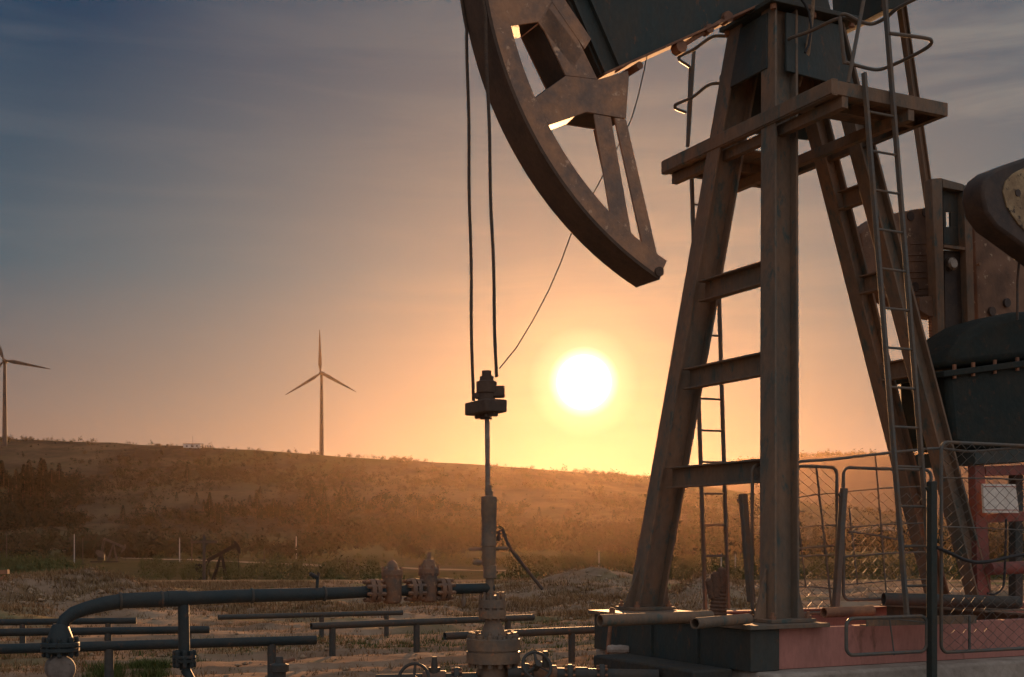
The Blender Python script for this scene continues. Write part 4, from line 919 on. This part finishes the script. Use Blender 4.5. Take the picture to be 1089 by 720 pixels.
def field(n, prange, yrange, dens):
    P = []
    while len(P) < n:
        px = rng.uniform(*prange, 4000); Y = np.exp(rng.uniform(*np.log(yrange), 4000)); x = (px-CX)/F*Y
        ok = rng.rand(4000) < dens(px, Y, x); z = T(x, Y); P += list(np.stack([x, Y, z], -1)[ok])
    return np.array(P[:n])
dn = lambda px, Y, x: np.clip(.15 + 1.6*(fbm(x*.011+9, Y*.007)+.10), .04, 1)*np.where(Y > 1000, .55, 1)
P = field(11000, (-60, 1160), (560, 1165), dn)
scatter('hillside_scrub', 'scrub', P, 1.4+3.6*rng.rand(len(P))**2.2, rng.randint(0, 4, len(P)), protos, 'brown scrub covering the hillside')
dn2 = lambda px, Y, x: np.clip(.25 + 2.2*(fbm(x*.02+3, Y*.02+8)), 0, 1)*np.where((px > 70) & (px < 340) & (Y > 555) & (Y < 665), .08, 1)*np.where((px < 80) & (Y < 560), .1, 1)
P = field(2600, (-60, 1160), (470, 720), dn2)
scatter('leafless_wood', 'scrub', P, 4+4.5*rng.rand(len(P)), rng.randint(0, 7, len(P)), protos, 'leafless wood along the foot of the hill')
dn3 = lambda px, Y, x: np.clip(.1 + 2.6*(fbm(x*.03+13, Y*.02+1)), 0, 1)*np.where((px > 92) & (px < 150) & (Y > 150), .06, 1)
P = field(1500, (-60, 1160), (110, 520), dn3)
scatter('valley_bushes', 'bush_green', P, .9+2.2*rng.rand(len(P)), rng.randint(0, 6, len(P)), fine, 'low bushes on the valley floor')
P = np.concatenate([field(260, (0, 78), (120, 230), lambda a, b, c: 1.), field(200, (-40, 60), (150, 260), lambda a, b, c: 1.), field(120, (240, 420), (140, 260), lambda a, b, c: 1.), field(320, (540, 800), (170, 430), lambda a, b, c: 1.)])
scatter('thicket', 'bush_green', P, 1.6+2.4*rng.rand(len(P)), rng.randint(0, 6, len(P)), fine, 'thicket of bushes behind the earth heaps')
P = field(240, (380, 720), (1120, 1152), lambda a, b, c: np.clip(.2+2*fbm(c*.02, b*.02), 0, 1))
scatter('ridge_scrub', 'scrub', P, 2.0+2.8*rng.rand(len(P))**2, rng.randint(0, 7, len(P)), protos, 'small bushes and trees along the ridge')
P = field(60, (-20, 340), (1120, 1150), lambda a, b, c: np.clip(.1+2*fbm(c*.02, b*.02), 0, 1))
scatter('ridge_scrub', 'scrub', P, 1.6+2.8*rng.rand(len(P))**2, rng.randint(0, 4, len(P)), protos, 'sparse bushes along the left ridge')
P = field(900, (690, 1160), (2850, 3010), lambda a, b, c: 1.)
scatter('far_ridge_trees', 'leaf_dark', P, 6+7*rng.rand(len(P)), rng.randint(0, 7, len(P)), protos, 'fine line of trees on the far blue ridge')
P = field(420, (-30, 85), (640, 900), lambda a, b, c: np.clip(.2+2*fbm(c*.02+5, b*.02), 0, 1))
scatter('dark_wood', 'leaf_dark', P, 4+4*rng.rand(len(P)), rng.randint(0, 4, len(P)), protos, 'dark wood on the left part of the slope')
P = field(500, (60, 560), (600, 860), lambda a, b, c: np.clip(-.1+2.6*fbm(c*.016+25, b*.012+4), 0, 1))
scatter('dark_wood', 'leaf_dark', P, 2.5+3*rng.rand(len(P)), rng.randint(0, 4, len(P)), protos, 'dark patches of wood on the middle slope')
# conifers one can tell apart
def conifer(rs):
    t = thing('pine_tree', (0, 0, 0), 'dark conifer on the hillside', 'tree', 'conifers on the hillside')
    MB().tube([(0, 0, -.5), (0, 0, 9)], [.25, .05], 6).build('trunk', 'bark', t)
    vs = []
    for k in range(520):
        z = 1.0 + 9*(rs.rand()**.9); rr = (10.2-z)*.24*(.35+.65*rs.rand()**.5); a = rs.rand()*6.28
        c = np.array([math.cos(a)*rr, math.sin(a)*rr, z - rr*.25]); out = np.array([math.cos(a), math.sin(a), -.45])*.55; w_ = np.array([-math.sin(a), math.cos(a), .1])*.22
        vs += [c-w_, c+w_, c+out]
    v = np.array(vs); o = mesh_np('crown', v, np.arange(len(v)).reshape(-1, 3), 'leaf_dark'); o.parent = t; return t
cf0 = [conifer(rng) for _ in range(3)]
spots = []
cl = [(131, 558, 1.05, 'tall dark conifer in the hillside clearing, left of the close pair'), (145, 557, .8, 'shorter conifer close right of the tall one in the clearing'), (167, 558, .5, 'small lone conifer right of the clearing pair'),
      (71, 556, .75, 'dark conifer left of the clearing, leftmost of two'), (83, 557, .65, 'dark conifer left of the clearing, right of two'), (199, 513, 1.2, 'lone dark conifer high on the slope below the hut'),
      (63, 519, 1.6, 'tallest spire of the dark conifers at the left'), (55, 521, 1.35, 'second spire beside the tallest left conifer')]
for k in range(34): cl.append((rng.uniform(-8, 48), rng.uniform(508, 545), rng.uniform(.9, 1.6), None))
for k in range(30): cl.append((rng.uniform(180, 400), rng.uniform(530, 560), rng.uniform(.6, 1.1), None))
for k in range(10): cl.append((rng.uniform(400, 660), rng.uniform(545, 580), rng.uniform(.5, .9), None))
for i, (px, py, s, lab) in enumerate(cl):
    p = hit(px, py, y0=200); z_ = rng.uniform(.9, 1.15)
    o = cf0[i] if i < 3 else copy_tree(cf0[i % 3])
    o.location = p; o.scale = (s*z_*1.45, s*z_*1.45, s*1.05); o.rotation_euler.z = rng.uniform(0, 6)
    o['label'] = lab or ('dark conifer within the dense stand at the left' if px < 60 else 'small conifer scattered in the brown hillside wood'); o['group'] = 'conifers on the hillside' if lab else ('dense conifer stand at the left' if px < 60 else 'conifers scattered in the wood')
# ------------------------------------------------------------------ near ground cover
def blades(n_t, prange, yrange, h, mat, name, label, dens, nb=7, wid=.006, spread=.05):
    P = field(n_t, prange, yrange, dens); n = len(P)*nb; c = np.repeat(P, nb, 0) + np.concatenate([rng.normal(size=(n, 2))*spread, np.zeros((n, 1))], 1)
    a = rng.rand(n)*6.28; hh_ = h*(.35+.9*rng.rand(n)); le = hh_*(.2+.9*rng.rand(n)); w_ = np.stack([-np.sin(a), np.cos(a), a*0], -1)*wid
    tip = c + np.stack([np.cos(a)*le, np.sin(a)*le, hh_], -1)
    v = np.stack([c-w_, c+w_, tip], 1).reshape(-1, 3); o = mesh_np(name, v, np.arange(len(v)).reshape(-1, 3), mat, 'stuff'); o['label'] = label; return o
pd = lambda px, Y, x: np.clip(.3+2*fbm(x*.5, Y*.5), .05, 1)
blades(9000, (-40, 1130), (11.5, 46), .07, 'dry_grass', 'dry_grass', 'short dry grass on the trampled yard', pd)
blades(9000, (-40, 830), (24, 46), .13, 'dry_grass', 'dry_grass', 'dry grass and straw on the earth heaps', pd, wid=.012, spread=.12)
pg = lambda px, Y, x: np.clip(-.25+2.6*fbm(x*.22+5, Y*.22), 0, 1)
blades(1500, (-40, 760), (14, 46), .07, 'green_grass', 'green_grass', 'patches of young green grass', pg)
blades(200, (98, 126), (13.7, 14.6), .11, 'green_grass', 'grass_tuft', 'green grass tuft under the pipe rails', lambda a, b, c: np.clip(.4+2*fbm(c*6, b*6), 0, 1), nb=8, spread=.06)
blades(220, (144, 172), (14.0, 15.2), .11, 'green_grass', 'grass_tuft', 'bright green grass tuft right of the rail post', lambda a, b, c: np.clip(.4+2*fbm(c*6, b*6), 0, 1), nb=8, spread=.06)
blades(900, (1000, 1110), (10.1, 10.75), .26, 'green_grass', 'weed_patch', 'fresh green weeds below the front fence panel', lambda a, b, c: 1., nb=9, wid=.012, spread=.05)
def stones(n, prange, yrange, r, name, label, mat='stone', z=None):
    P = field(n, prange, yrange, lambda a, b, c: 1.); base = np.array([[0, 0, 1], [1, 0, 0], [0, 1, 0], [-1, 0, 0], [0, -1, 0], [0, 0, -1]], float)*.9
    tri = np.array([[0, 1, 2], [0, 2, 3], [0, 3, 4], [0, 4, 1], [5, 2, 1], [5, 3, 2], [5, 4, 3], [5, 1, 4]]); V, Fc = [], []
    for i, p in enumerate(P):
        s = r*(.35+rng.rand()**3*1.6); q = base*(1+rng.normal(size=(6, 3))*.22)*s*np.array([1.2, 1, .6]); V.append(q + p + np.array([0, 0, s*.25 + (z or 0)])); Fc.append(tri+6*i)
    o = mesh_np(name, np.concatenate(V), np.concatenate(Fc), mat, 'stuff'); o['label'] = label
stones(2600, (-40, 1100), (12, 44), .028, 'clods', 'stones and clods strewn over the yard', 'soil')
stones(900, (-40, 210), (26, 34), .055, 'rubble', 'broken clods on the left earth heap', 'soil')
stones(600, (540, 800), (27, 42), .05, 'rubble', 'broken clods on the middle earth heap', 'soil')
stones(60, (842, 872), (10.35, 10.6), .05, 'rubble', 'pale rubble beside the front leg foundation', 'stone', z=.0)

# ------------------------------------------------------------------ haze
def haze():
    m = bpy.data.materials.new('haze'); m.use_nodes = True; nt = m.node_tree; nt.nodes.remove(nt.nodes['Principled BSDF'])
    v = nt.nodes.new('ShaderNodeVolumePrincipled'); v.inputs['Color'].default_value = (1, .70, .46, 1); v.inputs['Density'].default_value = HAZE_D; v.inputs['Anisotropy'].default_value = HAZE_G
    nt.links.new(v.outputs[0], nt.nodes['Material Output'].inputs['Volume']); MATS['haze'] = m
    x, y0, y1, z0, z1 = 9300, -9300, 9300, -45, 226
    o = MB().prism([(-x, y0, z0), (x, y0, z0), (x, y1, z0), (-x, y1, z0)], (0, 0, z1-z0)).build('haze', 'haze', smooth=False, kind='stuff'); o['label'] = 'thin warm evening haze'
HAZE_D, HAZE_G = 1.35e-5, .82
haze()
